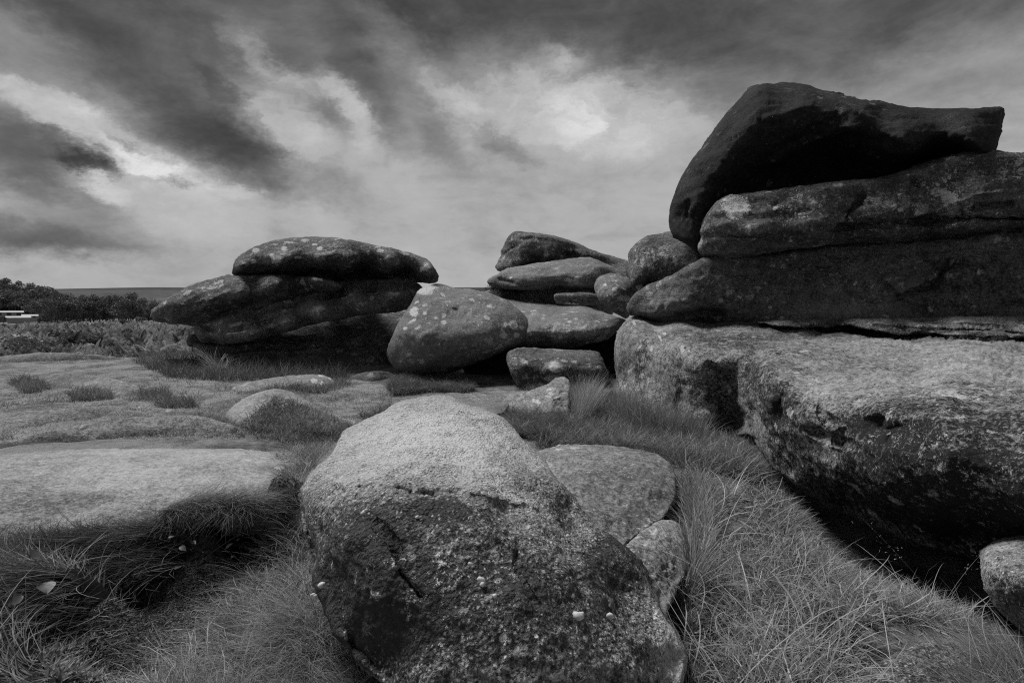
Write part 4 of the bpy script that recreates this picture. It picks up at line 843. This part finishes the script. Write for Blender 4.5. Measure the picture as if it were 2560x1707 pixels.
grass('grass_tussock', t7, M_grass_pale, 'tall pale seeding grass beside the pointed pale rock', 'grass tussock', kind='thing')
t5 = [blades(on_ground([(430,1068),(470,1050),(540,1048),(570,1064),(540,1078),(470,1080)], 1500, lift=.04), (.12, .26), (.005, .010), lean=(20, 80), droop=(10, 50), tone=(.2, .8), straw=.2)]
grass('grass_tussock', t5, M_grass, 'small spiky tussock on the bare rock sheets', 'grass tussock', kind='thing')
hump = 'humped rock half buried in turf with grass growing up its near side'
t4 = [blades(on_rock(hump, [(640,1030),(690,990),(760,1010),(850,1050),(890,1075),(800,1085),(680,1080),(600,1058)], 4200), (.08, .2), (.004, .008), lean=(10, 75), droop=(20, 80), tone=(.1, .5), straw=.08),
      blades(on_ground([(600,1075),(880,1060),(900,1100),(760,1110),(640,1095)], 3000), (.08, .2), (.004, .007), lean=(20, 75), tone=(.1, .4))]
grass('grass_tussock', t4, M_grass, 'matted dark grass growing up the humped rock', 'grass tussock', kind='thing')
th_ = [blades(on_ground(poly, n), (.1, .25), (.006, .011), lean=(5, 55), tone=(.15, .6)) for poly, n in (
      ([(20,958),(60,945),(110,955),(130,975),(60,985)], 1300), ([(170,985),(270,978),(285,1000),(180,1005)], 1000), ([(340,985),(420,978),(430,1000),(350,1000)], 800), ([(380,1010),(480,1000),(500,1020),(400,1022)], 800),
      ([(620,975),(760,966),(860,950),(880,965),(800,985),(700,975)], 1800), ([(1290,975),(1330,968),(1500,975),(1540,985),(1540,1010),(1430,1000)], 2200), ([(900,1040),(980,1020),(1000,1035),(920,1060)], 500))]
grass('grass_clumps', th_, M_grass)
# matted grass between the pointed rock and the ledge
mg = [blades(on_ground([(1425,1010),(1540,985),(1570,1020),(1640,1062),(1770,1092),(1890,1095),(1930,1160),(1880,1200),(1700,1170),(1620,1130),(1480,1112),(1340,1118),(1420,1060)], 26000, clump=.5), (.12, .30), (.004, .008), lean=(25, 80), droop=(10, 60), tone=(.12, .6), straw=.10, flow=3, flow_f=1.2),
      blades(on_ground([(1540,1000),(1640,1050),(1760,1085),(1760,1110),(1600,1080),(1540,1040)], 2500), (.25, .5), (.004, .008), lean=(0, 35), tone=(.3, .7), straw=.2),
      # small-leaved herbs by the corner of the ledge
      blades(on_ground([(1790,1100),(1870,1085),(1900,1130),(1830,1150)], 2500, lift=.03), (.04, .10), (.010, .016), lean=(10, 60), segs=2, tone=(.3, .9), straw=.2)]
grass('matted_grass', mg, M_grass)
# the grassy gully in the right foreground
RG = [(1640,1120),(1880,1150),(1925,1200),(1965,1300),(2015,1400),(2120,1470),(2270,1515),(2370,1560),(2450,1610),(2560,1660),(2680,1800),(1690,1820),(1725,1660),(1680,1560),(1725,1400),(1715,1320),(1690,1260)]
rg = [blades(on_ground(RG, 26000, clump_f=3.0, gaps=-.10), (.05, .17), (.005, .013), lean=(35, 95), droop=(5, 60), tone=(.03, .5), straw=.10, flow=3.5, flow_f=1.4),
      blades(on_ground(RG, 6500, clump_f=1.8, gaps=.02), (.14, .34), (.0045, .008), lean=(15, 80), droop=(10, 80), tone=(.4, .95), straw=.35, flow=3, segs=4, curl=.5),
      blades(on_ground(RG, 420), (.35, .6), (.0045, .0075), lean=(25, 75), droop=(20, 70), tone=(.8, 1), straw=1, flow=3, segs=7, curl=.12),
      # upright tufts along the low boulders
      blades(on_ground([(1700,1200),(1760,1200),(1780,1350),(1740,1520),(1700,1530),(1730,1380)], 2300, clump_f=4, gaps=-.1), (.12, .38), (.004, .008), head=75, spread=60, lean=(0, 40), droop=(5, 70), tone=(.1, .9), straw=.3, flow=1.0, curl=.4),
      blades(on_ground(RG, 2600, clump_f=1.5, gaps=.0), (.10, .26), (.007, .013), lean=(70, 94), droop=(-8, 12), tone=(.55, 1), straw=.5, flow=3, curl=.35, segs=4),
      # blades leaning out over the hollow
      blades(on_ground([(1890,1130),(1935,1200),(1975,1300),(2030,1395),(2130,1465),(2280,1510),(2380,1560),(2450,1610),(2420,1640),(2260,1550),(2100,1500),(1960,1400),(1900,1220)], 5000), (.08, .2), (.0035, .006), head=25, spread=55, lean=(30, 80), droop=(10, 60), tone=(.12, .6), straw=.12),
      blades(on_ground([(1915,1160),(1960,1195),(2010,1290),(2070,1385),(2160,1440),(2300,1490),(2410,1545),(2460,1600),(2380,1580),(2270,1530),(2120,1480),(2020,1400),(1965,1300)], 7000), (.05, .15), (.0035, .006), head=25, spread=55, lean=(30, 80), droop=(10, 60), tone=(.12, .6), straw=.12),
      blades(on_ground([(2400,1700),(2500,1640),(2640,1680),(2640,1800),(2440,1780)], 3500), (.2, .45), (.003, .005), head=160, spread=35, lean=(30, 75), droop=(10, 50), tone=(.3, .8), straw=.2)]
grass('gully_grass', rg, M_grass_pale)
# left foreground: grass between the path and the coarse boulder
LG = [(600,1470),(680,1340),(720,1250),(760,1290),(790,1480),(830,1560),(870,1640),(980,1720),(960,1830),(330,1830),(440,1660),(540,1560)]
lg = [blades(on_ground(LG, 34000, clump_f=3.0, gaps=-.2), (.06, .17), (.003, .0065), lean=(20, 80), droop=(10, 70), tone=(.1, .85), straw=.15, flow=3, flow_f=1.5),
      blades(on_ground(LG, 3000), (.2, .36), (.003, .005), head=-140, spread=60, lean=(20, 70), droop=(20, 60), tone=(.4, .9), straw=.3, segs=4),
      blades(on_ground([(740,1520),(810,1560),(900,1700),(1000,1800),(800,1800),(720,1640)], 3500), (.2, .36), (.003, .006), head=-120, spread=35, lean=(20, 60), droop=(30, 80), tone=(.3, .8), straw=.2),
      blades(on_ground([(700,1110),(830,1085),(840,1110),(780,1170),(740,1250),(690,1275),(730,1200),(760,1150)], 5500), (.08, .2), (.0035, .006), head=150, spread=70, lean=(30, 80), tone=(.1, .5), straw=.1),
      blades(on_ground([(760,1180),(790,1160),(770,1230),(750,1240)], 90), (.25, .4), (.004, .007), head=165, spread=25, lean=(40, 70), droop=(0, 30), tone=(.7, 1), straw=.5)]
grass('foreground_grass', lg, M_grass_pale)
# the bank: long blades combed down from the lip of the rock sheet
bank = [blades(on_ground([(-100,1365),(200,1355),(380,1320),(480,1315),(465,1385),(395,1460),(310,1545),(230,1625),(110,1700),(-100,1760)], 32000, clump_f=3.5, gaps=-.25), (.18, .42), (.004, .008), head=203, spread=20, lean=(58, 88), droop=(-5, 30), tone=(.05, .75), straw=.10, flow=.45),
        blades(on_ground([(-100,1345),(180,1338),(380,1295),(480,1280),(470,1305),(200,1362),(-100,1390)], 6000), (.05, .14), (.003, .005), lean=(10, 70), tone=(.3, .8), straw=.15),
        blades(on_ground([(-60,1400),(300,1380),(350,1450),(100,1640),(-60,1660)], 350), (.3, .5), (.004, .006), head=200, spread=50, lean=(40, 80), droop=(10, 40), tone=(.6, .9), straw=.6, segs=6)]
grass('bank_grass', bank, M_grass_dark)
sheet = 'broad pale sheet of worn rock across the left foreground'
mane = [blades(on_rock(sheet, [(395,1275),(480,1252),(600,1254),(670,1240),(735,1195),(756,1205),(700,1250),(600,1285),(480,1290),(400,1300)], 8500), (.22, .42), (.003, .0055), head=-12, spread=22, lean=(50, 88), droop=(5, 60), tone=(.05, .85), straw=.12, flow=.9, segs=4),
        blades(on_ground([(500,1265),(640,1255),(650,1275),(500,1285)], 2500, lift=.04), (.06, .16), (.003, .006), lean=(10, 60), tone=(.2, .6))]
grass('grass_mane', mane, M_grass, 'long combed grass overhanging the dark hollow of the bank', 'grass tussock', kind='thing')
soil = [blades(on_ground([(300,1500),(520,1420),(600,1480),(480,1620),(360,1760),(120,1760),(180,1620)], 3500), (.02, .06), (.0025, .004), segs=2, lean=(30, 80), tone=(.1, .6))]
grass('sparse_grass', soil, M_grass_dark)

herbs = [blades(on_ground(poly, n, lift=.03), (.03, .08), (.012, .022), lean=(20, 85), droop=(0, 40), segs=2, tone=(.2, .7), straw=.1) for poly, n in (
    ([(1690,1480),(1760,1470),(1800,1520),(1790,1580),(1720,1600),(1690,1540)], 1500), ([(1960,1330),(2060,1380),(2020,1430),(1940,1390)], 500), ([(2050,1560),(2120,1540),(2140,1620),(2060,1640)], 500),
    ([(560,1600),(640,1590),(640,1660),(560,1670)], 400), ([(100,1640),(240,1600),(260,1700),(120,1720)], 700), ([(470,1290),(640,1270),(660,1290),(500,1312)], 900))]
grass('low_herbs', herbs, M_grass)
# dark peat crumbs and grit on the worn path and at the rims of the rock sheets
def crumbs(name, pts, size, mat, tone=(0, 1)):
    n = len(pts); base = np.array([[1,0,0],[-1,0,0],[0,1,0],[0,-1,0],[0,0,1],[0,0,-1]], float); F_ = np.array([[0,2,4],[2,1,4],[1,3,4],[3,0,4],[2,0,5],[1,2,5],[3,1,5],[0,3,5]])
    s_ = rng.uniform(size[0], size[1], n)**1.0
    v = base[None] * s_[:, None, None] * rng.uniform(.45, 1.2, (n, 6, 1)); a = rng.uniform(0, 6.28, n)
    X = v[..., 0] * np.cos(a)[:, None] - v[..., 1] * np.sin(a)[:, None]; Y = v[..., 0] * np.sin(a)[:, None] + v[..., 1] * np.cos(a)[:, None]
    V = np.stack([X, Y, v[..., 2] * .7], -1) + pts[:, None]
    T = F_[None] + (np.arange(n) * 6)[:, None, None]
    me = tri_mesh(name, V.reshape(-1, 3), T.reshape(-1, 3), False, {'tone': np.repeat(rng.uniform(*tone, n), 6)})
    return tag(link(name, me, mat), kind='stuff')
M_peat = blade_mat('peat_and_grit', .012, .16, 0)
pe = np.vstack([on_ground([(230,1520),(420,1400),(700,1390),(640,1480),(540,1560),(440,1660),(360,1780),(40,1780),(150,1640)], 26000), on_ground([(2100,1560),(2420,1560),(2500,1680),(2500,1770),(2080,1770)], 5000),
                on_ground([(690,1130),(800,1090),(780,1180),(720,1290),(600,1300)], 3500)])
crumbs('peat', pe, (.003, .011), M_peat)
rub = np.vstack([to_ground(along(l_, n_, j_)[:, 0], along(l_, n_, j_)[:, 1])[:0] for l_, n_, j_ in ()] + [to_ground(*along(l_, n_, j_).T) for l_, n_, j_ in (
    ([(1700,1290),(1735,1340),(1740,1420),(1715,1500),(1690,1560),(1730,1640)], 500, 5), ([(740,1260),(770,1400),(800,1530),(860,1620)], 400, 8), ([(1340,1135),(1480,1112),(1600,1122),(1690,1165)], 350, 4), ([(1560,1010),(1650,1068),(1770,1098),(1880,1100)], 500, 6))])
crumbs('rubble', rub, (.006, .028), M_peat, (.1, 1))
dead = [blades(on_ground([(230,1520),(420,1400),(640,1400),(600,1490),(440,1660),(360,1780),(60,1780)], 2600, lift=.01), (.04, .16), (.002, .0045), lean=(75, 92), droop=(-10, 20), tone=(.2, .8), straw=.15, segs=3, curl=.4)]
grass('dead_grass_litter', dead, M_grass)

# leafy plants on the bank
M_leaf = blade_mat('dull_leaf', .03, .09, .2)
lm_ = []
for k in range(2):
    n_ = 6; V = []
    for i in range(n_ + 1):
        u = i / n_; wv_ = (.30 if k == 0 else .42) * math.sin(math.pi * min(1, u**.8)) * (1 if i not in (0, n_) else 0) + .02
        zc = -.25 * u * u
        V += [(-wv_, u, zc + .12 * wv_), (0, u, zc - .02), (wv_, u, zc + .12 * wv_)]
    T = []
    for i in range(n_):
        a = 3 * i
        T += [[a, a+1, a+4], [a, a+4, a+3], [a+1, a+2, a+5], [a+1, a+5, a+4]]
    lm_.append(tri_mesh('leaf', V, T, True, {'tone': np.full(len(V), .5 + .4 * k)})); lm_[-1].materials.append(M_leaf)
def plant(px, py, n, size, label, k=0, spread=.13, head=-60):
    base = to_ground(np.array([float(px)]), np.array([float(py)]), .02)[0]
    r0 = bpy.data.objects.new('leafy_plant', None); COL.objects.link(r0); r0.location = base
    tag(r0, label, 'plant'); st_ = []
    for i in range(n):
        p = np.array([rng.normal(0, spread), rng.normal(0, spread * .6), abs(rng.normal(.07, .05))])
        o = link('leaf', lm_[k], None, r0); o.location = p
        s_ = size * rng.uniform(.6, 1.25); o.scale = (s_, s_, s_)
        o.rotation_euler = (math.radians(rng.uniform(-10, 60)), math.radians(rng.normal(0, 25)), math.radians(head - 90 + rng.normal(0, 55)))
        st_.append(blades(np.array([[p[0] * .3, p[1] * .3, 0]]), (float(np.linalg.norm(p)),) * 2, (.003, .004), head=math.degrees(math.atan2(p[1], p[0])), spread=1, lean=(50, 55), droop=(5, 10), flow=0, curl=0))
    V, T, A = join(st_); link('stem', tri_mesh('stem', V, T, False, {'tone': A}), M_leaf, r0)
plant(455, 1400, 24, .055, 'sprawling plant with small spoon-shaped leaves beside the dark hollow')
plant(300, 1475, 12, .06, 'broad-leaved herb low in the combed grass of the bank', 1)
plant(50, 1500, 9, .075, 'pale broad leaves among long grass at the frame edge of the bank', 1, .12)
plant(560, 1420, 10, .035, 'tiny-leaved sprig in the mouth of the hollow')

# single flowering stalks
def stalk(px, py, Ls, head, lean, label, wd=.0022, n=26):
    base = to_ground(np.array([float(px)]), np.array([float(py)]))[0]
    V, T, A = blades(base[None], (Ls, Ls), (wd, wd * 1.1), head=head, spread=.1, lean=(lean, lean + 1), droop=(22, 24), segs=8, flow=0, curl=.01, tone=(.7, .71), straw=0)
    o = link('grass_stalk', tri_mesh('grass_stalk', V - base, T, False, {'tone': A}), M_grass_pale); o.location = base; tag(o, label, 'grass stalk')
    top = np.array([(V[2*k] + V[2*k+1]) / 2 for k in range(5, 8)]) - base; pts = []
    for i in range(n):
        u = rng.uniform(0, 2); k = int(u); c = top[k] + (top[k+1] - top[k]) * (u - k); pts.append(c + rng.normal(0, .016 * Ls / .4, 3))
    v2, t2, a2 = blades(np.array(pts), (.008, .016), (.003, .005), lean=(20, 110), segs=2, flow=0, tone=(.6, .95))
    sh_ = link('seed_head', tri_mesh('seed_head', v2, t2, False, {'tone': a2}), M_grass_pale, o); sh_['kind'] = 'stuff'
stalk(2180, 1490, .62, 150, 38, 'flowering grass stalk leaning left over the black hollow')
stalk(2420, 1600, .60, 120, 40, 'long flowering stalk arching beside the small lichened boulder')
stalk(2330, 1560, .5, 25, 40, 'thin flowering stalk bending right towards the small lichened boulder')
stalk(1247, 1030, .42, 60, 12, 'thin forked stalk left of the pointed pale rock')
stalk(1500, 1050, .75, 70, 10, 'tallest seeding stalk in front of the ledge corner')
stalk(1740, 1690, .55, 100, 4, 'upright dry stalk at the bottom beside the coarse boulder')
stalk(1850, 1700, .5, 80, 5, 'second upright dry stalk further right along the bottom grass')
stalk(720, 1640, .42, 70, 8, 'pale dry stalk in the grass left of the coarse boulder')

# ---------------------------------------------------------------- bracken field
def frond_template():
    V, T = [], []
    n = 9
    for i in range(n):
        u = i / n; y = .12 + .88 * u; zc = .75 * y - .62 * y * y; hw = .34 * (1 - u)**.8 + .02; ln = .10 * (1 - .5 * u)
        for s_ in (-1, 1):
            b = len(V)
            V += [(0, y, zc), (s_ * hw, y + .10, zc - .10 * hw / .3), (s_ * hw * .35, y + ln * .9, zc + .015), (s_ * hw * .3, y - ln * .35, zc + .0)]
            T += [[b, b+3, b+1], [b, b+1, b+2]]
    b = len(V); V += [(-.008, 0, 0), (.008, 0, 0), (.006, .5, .22), (0, 1, .13)]; T += [[b, b+1, b+2], [b, b+2, b+3]]
    return np.array(V), np.array(T)
FV, FT = frond_template()
def scatter(V0, T0, pos, rot, tilt, size, tone):
    n = len(pos); c, s_ = np.cos(tilt), np.sin(tilt)
    v = V0[None] * size[:, None, None]
    y = v[..., 1] * c[:, None] - v[..., 2] * s_[:, None]; z = v[..., 1] * s_[:, None] + v[..., 2] * c[:, None]; x = v[..., 0]
    c, s_ = np.cos(rot), np.sin(rot)
    X = x * c[:, None] - y * s_[:, None]; Y = x * s_[:, None] + y * c[:, None]
    V = np.stack([X, Y, z], -1) + pos[:, None, :]
    T = T0[None] + (np.arange(n) * len(V0))[:, None, None]
    return V.reshape(-1, 3), T.reshape(-1, 3), np.repeat(tone, len(V0))
q = sample_poly([(-260,806),(560,806),(560,866),(-260,872)], 3400)
cz = to_ground(q[:, 0], q[:, 1])
keep = np.hypot(cz[:, 0], cz[:, 1]) < 120; cz = cz[keep]
q2 = np.stack([rng.uniform(-34, -3, 1300), rng.uniform(19.5, 28, 1300)], 1); q2 = q2[q2[:, 1] > 19.5 + .25 * (q2[:, 0] + 14).clip(0, 20)]
cz = np.vstack([cz, np.c_[q2, ground_z(q2[:, 0], q2[:, 1])]])
k = 5
pos = np.repeat(cz, k, 0) + np.c_[rng.normal(0, .22, (len(cz) * k, 2)), rng.uniform(0, .3, len(cz) * k)]
rr_ = np.hypot(pos[:, 0], pos[:, 1])
sz = rng.uniform(.24, .52, len(pos)) * np.where(rr_ > 40, 1.9, 1) * np.repeat(np.clip(1 + .35 * fbm(np.c_[cz[:, :2], np.zeros(len(cz))], .4, 2), .6, 1.5), k)
tn = np.clip(np.repeat(.45 + .8 * fbm(np.c_[cz[:, :2], np.zeros(len(cz))] + 3, .5, 3) + rng.normal(0, .15, len(cz)), k) + rng.normal(0, .13, len(pos)), 0, 1)
V, T, A = scatter(FV, FT, pos, rng.uniform(0, 6.28, len(pos)), np.radians(rng.uniform(5, 70, len(pos))), sz, tn)
M_fern = blade_mat('bracken', .05, .60, .3)
tag(link('bracken', tri_mesh('bracken', V, T, False, {'tone': A}), M_fern), kind='stuff')

# ---------------------------------------------------------------- hills
def hill(name, ridge, r0, r1, z0, mat, px0, px1, back=600, bump=.0):
    rp = np.array(ridge, float); pxs = np.linspace(px0, px1, 260); n = 40
    az_ = np.arctan((pxs - CXP) / F)
    elv = (HOR - np.interp(pxs, rp[:, 0], rp[:, 1])) / F * np.cos(az_)
    rows = []
    for i in range(n + 10):
        u = i / (n - 1); rr = r0 + (r1 - r0) * min(u, 1) + max(0, u - 1) * back * 4
        zt = CH + elv * r1
        prof = (u if u <= 1 else 1 - (u - 1) * 1.2)
        prof = prof**1.0 if u <= 1 else prof
        x, y = np.sin(az_) * rr, np.cos(az_) * rr
        q = np.stack([x, y, np.zeros_like(x)], 1)
        rows.append(np.stack([x, y, z0 + (zt - z0) * prof + bump * r1 * fbm(q, 6 / r1, 4) * min(1, 4 * u * 1.0) * (1 - min(u, 1)**3)], 1))
    V = np.concatenate(rows); m_ = len(pxs)
    i_, j_ = np.meshgrid(np.arange(len(rows) - 1), np.arange(m_ - 1), indexing='ij'); a = i_ * m_ + j_
    Q = np.stack([a, a + 1, a + m_ + 1, a + m_], -1).reshape(-1, 4)
    o = link(name, tri_mesh(name, V, Q), mat); tag(o, kind='structure'); return o
mm_ = bpy.data.materials.new('heather_moor'); mm_.use_nodes = True
t = NT(mm_.node_tree); b = t.n['Principled BSDF']; co = t.node('ShaderNodeTexCoord').outputs['Object']
n_a = t.noise(t.mapping(co, sc=(1, .25, 1)), .012, 6, .65, .4); n_b = t.noise(co, .06, 6, .7)
sepz = t.node('ShaderNodeSeparateXYZ'); t.l.new(co, sepz.inputs[0])
hz_ = t.ramp(t.math('ADD', sepz.outputs[2], t.math('MULTIPLY', t.math('SUBTRACT', n_a, .5), 26)), 24, 36)      # heather on the brow, pale grass below
f = t.math('ADD', t.math('MULTIPLY', n_a, .5), t.math('MULTIPLY', n_b, .5))
col = t.mix(t.ramp(f, .35, .65), .045, .12); col = t.mix(hz_, col, t.mix(t.ramp(n_b, .3, .7), .025, .06))
cc = t.node('ShaderNodeCombineColor')
for i in range(3): t.l.new(col, cc.inputs[i])
t.l.new(cc.outputs[0], b.inputs['Base Color']); b.inputs['Roughness'].default_value = 1; b.inputs['Specular IOR Level'].default_value = .1
hill('moorland_hill', [(-1500,700),(-400,712),(0,722),(150,722.5),(280,720),(380,718.5),(470,719),(700,722),(1000,722),(1150,719),(1250,719),(1500,722),(3000,726),(4500,735)], 430, 1300, -3.2, mm_, -1500, 4500, bump=.003)
M_woodfloor = plain_mat('wood_floor', .035, 1, .4, .3)
WH = [(-1500,700),(-300,722),(-60,730),(40,738),(100,750),(150,767),(210,780),(300,788),(380,792)]
hill('wooded_hill', WH, 205, 330, -2.6, M_woodfloor, -1500, 380, back=100)

# ---------------------------------------------------------------- trees
M_crown = blade_mat('tree_foliage', .03, .27, .15)
M_bark = plain_mat('bark', .14, .9, .4, 3)
def crown_mesh(name, seed, h, wdt, n=1500, lobes=9, base=.28, leaf=.34):
    r = np.random.default_rng(seed); V, T, A = [], [], []
    cs = []
    for i in range(lobes):
        a = r.uniform(0, 6.28); zz = r.uniform(base + .12, .86); rad_ = r.uniform(.1, .42) * wdt * (1 - abs(zz - .55) * .9)
        cs.append((rad_ * math.cos(a), rad_ * math.sin(a), zz * h, r.uniform(.16, .30) * wdt, r.uniform(.09, .16) * h))
    cs.append((0, 0, .80 * h, .26 * wdt, .17 * h))
    for k in range(n):
        c = cs[r.integers(len(cs))]; d = r.normal(size=3); d /= np.linalg.norm(d); s_ = r.uniform(.65, 1.08)
        p = np.array([c[0] + d[0] * c[3] * s_, c[1] + d[1] * c[3] * s_, c[2] + d[2] * c[4] * s_])
        u = r.normal(size=3); u /= np.linalg.norm(u); v = np.cross(d + r.normal(0, .5, 3), u); v /= np.linalg.norm(v) + 1e-6
        L = leaf * r.uniform(.6, 1.3); b_ = len(V)
        V += [p - u * L * .5, p + v * L * .4, p + u * L * .5, p - v * L * .4 + d * L * .15]; T += [[b_, b_+1, b_+2], [b_, b_+2, b_+3]]
        A += [np.clip(r.normal(.45, .2) + .25 * d[2] * 0, 0, 1)] * 4
    return tri_mesh(name, V, T, False, {'tone': A})
def trunk_mesh(h, seed, lim=5):
    r = np.random.default_rng(seed); V, T = [], []
    def tube(p0, p1, r0, r1, n=6):
        b_ = len(V); d = np.array(p1) - p0; d /= np.linalg.norm(d); u = np.cross(d, [.3, .9, .1]); u /= np.linalg.norm(u); w_ = np.cross(d, u)
        for p, q_ in ((np.array(p0), r0), (np.array(p1), r1)):
            for i in range(n): V.append(p + q_ * (u * math.cos(6.283 * i / n) + w_ * math.sin(6.283 * i / n)))
        for i in range(n):
            j = (i + 1) % n; T.append([b_+i, b_+j, b_+n+j]); T.append([b_+i, b_+n+j, b_+n+i])
    top = np.array([r.normal(0, .2), r.normal(0, .2), h * .5]); tube((0, 0, -.4), top, h * .022, h * .014)
    tube(top, (top[0] + .2, top[1], h * .82), h * .014, h * .004)
    for i in range(lim):
        a = r.uniform(0, 6.28); z_ = h * r.uniform(.3, .55)
        tube((top[0] * z_ / h * 2, top[1] * z_ / h * 2, z_), (math.cos(a) * h * .22, math.sin(a) * h * .22, z_ + h * r.uniform(.12, .25)), h * .009, h * .003, 4)
    return tri_mesh('trunk', V, T, True)
protos = []
for i in range(5):
    h_ = [8.5, 7.5, 9, 7, 8][i]; w_ = [6.5, 6, 5.2, 5.6, 7.5][i]
    cm = crown_mesh('crown', 40 + i, h_, w_, n=1700, lobes=13, base=.02, leaf=.42); cm.materials.append(M_crown)
    tm = trunk_mesh(h_, 60 + i); tm.materials.append(M_bark); protos.append((cm, tm))
def hz_at(px, r):
    """ground or wooded hillside height in that direction"""
    x, y = math.sin(math.atan((px - CXP) / F)) * r, math.cos(math.atan((px - CXP) / F)) * r
    z = float(ground_z([x], [y])[0])
    if r > 205 and px < 380:
        rp = np.array(WH, float); a_ = math.atan((px - CXP) / F); e_ = (HOR - np.interp(px, rp[:, 0], rp[:, 1])) / F * math.cos(a_)
        z = max(z, -2.6 + (CH + e_ * 330 + 2.6) * min(1, (r - 205) / 125))
    return x, y, z
def tree(px, r, s_, label, group=None, k=None):
    x, y, z = hz_at(px, r)
    e = bpy.data.objects.new('tree', None); COL.objects.link(e); e.location = (x, y, z); e.scale = (s_, s_, s_); e.rotation_euler = (0, 0, random.uniform(0, 6.28))
    tag(e, label, 'tree', group); cm, tm = protos[random.randrange(5) if k is None else k]
    for nm, mme in (('crown', cm), ('trunk', tm)):
        o = bpy.data.objects.new(nm, mme); COL.objects.link(o); o.parent = e
for px in range(102, 500, 15):
    s_ = np.interp(px, [100, 180, 260, 330, 370, 420, 500], [.85, .86, .84, .84, .68, .76, .6]) * random.uniform(.85, 1.12)
    tree(px + random.uniform(-5, 5), random.uniform(186, 200), s_, 'dark broadleaved tree in the front row of the wood beyond the bracken', 'trees of the front row of the wood')
for px in range(-90, 400, 12):
    tree(px + random.uniform(-6, 6), random.uniform(206, 222), random.uniform(.75, .95), 'tree in the second rank of the wood, half hidden by the front row', 'trees of the second rank')
for i in range(110):
    px = random.uniform(-130, 190); r_ = random.uniform(228, 328)
    tree(px, r_, random.uniform(.65, .95), 'tree on the rising wooded slope at far left', 'trees on the wooded slope')
tree(95, 206, 1.30, 'biggest round-crowned tree above the pale building at the edge of the slope', None, 4)
tree(54, 326, .8, 'lone tree standing taller on the crest of the wooded slope', None, 2)
# shrubs in and beyond the bracken
def shrub(px, py, r, wdt, h_, label, seed, n=900, leaf=.12, mat=None, base=0.0, z=None):
    d = dz(py, z if z is not None else 0)
    x, y, zz = hz_at(px, r) if z is None else (*P(px, py, r)[:2], z)
    cm = crown_mesh('foliage', seed, h_, wdt, n=n, lobes=8, base=base - .12, leaf=leaf); cm.materials.append(mat or M_crown)
    e = bpy.data.objects.new('shrub', None); COL.objects.link(e); e.location = (x, y, zz); tag(e, label, 'shrub')
    o = link('foliage', cm, None, e); tm = trunk_mesh(h_, seed + 3, 6); o = link('stem', tm, M_bark, e)
shrub(352, 805, 110, 2.6, 1.8, 'round dark bush standing alone at the far edge of the bracken', 5, leaf=.25)
shrub(310, 805, 100, 2.0, 1.3, 'low dark bush left of the round one at the bracken edge', 6, leaf=.25)
shrub(163, 835, 38, 1.7, 1.35, 'dark thicket in the middle of the bracken', 7, leaf=.12)
shrub(2, 800, 90, 2.0, 1.9, 'dark bush in front of the pale building', 8, leaf=.25)
shrub(30, 850, 27, 2.4, 1.1, 'dark patch of bramble near the front of the bracken', 9, leaf=.10)
shrub(1222, 732, 17.5, .62, .42, 'small twiggy heath bush on the skyline between the tors', 10, n=500, leaf=.045, z=1.78)
shrub(1195, 730, 17.8, .3, .3, 'tiny sprig on the skyline left of the heath bush', 11, n=120, leaf=.04, z=1.83)

# ---------------------------------------------------------------- pale low buildings at the wood edge
M_white = plain_mat('white_roof_sheet', .42, .6, .06, .5); M_wallb = plain_mat('pale_render', .25, .8, .1, .5); M_win = plain_mat('dark_window', .04, .3, .1, 1)
def box(x0, x1, y0, y1, z0, z1, mat, name, parent):
    V = [(x, y, z) for z in (z0, z1) for y in (y0, y1) for x in (x0, x1)]
    Q = [[0, 2, 3, 1], [4, 5, 7, 6], [0, 1, 5, 4], [1, 3, 7, 5], [3, 2, 6, 7], [2, 0, 4, 6]]
    return link(name, tri_mesh(name, V, Q, False), mat, parent)
def lowbuilding(px, py_top, py_bot, r, width, label, wins):
    a_ = math.atan((px - CXP) / F); x, y = math.tan(a_) * r, r
    zb = CH - (py_bot - HOR) / F * r; zt = CH - (py_top - HOR) / F * r
    e = bpy.data.objects.new('building', None); COL.objects.link(e); e.location = (x, y, zb); e.rotation_euler = (0, 0, -a_); tag(e, label, 'building')
    h_ = zt - zb
    box(0, width, 0, 5, -.5, h_ - .46, M_wallb, 'wall', e); rf = [(x, y, z) for (y, z) in ((-.3, h_ - .5), (-.3, h_ - .42), (2.4, h_ - .12), (2.4, h_ - .2)) for x in (-.25, width + .25)]
    link('roof', tri_mesh('roof', rf, [[0, 1, 3, 2], [2, 3, 5, 4], [4, 5, 7, 6], [6, 7, 1, 0]], False), M_white, e)
    for i in range(wins):
        w0 = width * (i + .35) / wins; box(w0, w0 + width / wins * .45, -.04, .05, h_ * .35, h_ * .7, M_win, 'window', e)
lowbuilding(-40, 776, 796, 126, 6.6, 'long low building with flat white roof before the wood', 4)
lowbuilding(58, 785, 799, 128, 2.5, 'smaller pale building beside the long white-roofed one', 2)
lowbuilding(18, 789, 803, 117, 3.6, 'white low shed in front of the long building, its top just over the bracken', 0)
for i, (px, py, r_) in enumerate([(38, 838, 33), (218, 826, 46), (225, 862, 24), (190, 802, 150)]):
    V2_ = None
    rock('rock', ['pale flat stone among the bracken below the buildings', 'white-topped stone deep in the bracken', 'pale stone near the front of the bracken', 'far pale stone at the foot of the wood'][i],
         [(px-12,py+1),(px-6,py-2),(px+2,py-3),(px+11,py-1),(px+12,py+3),(px,py+6),(px-11,py+5)], [(px-8,py,r_),(px+8,py,r_),(px,py+6,r_*.99)], M_slab, R=.2, r=5, th=.5, s=2.5, amp=.02, tones=[(px,py,60,60,.0)])
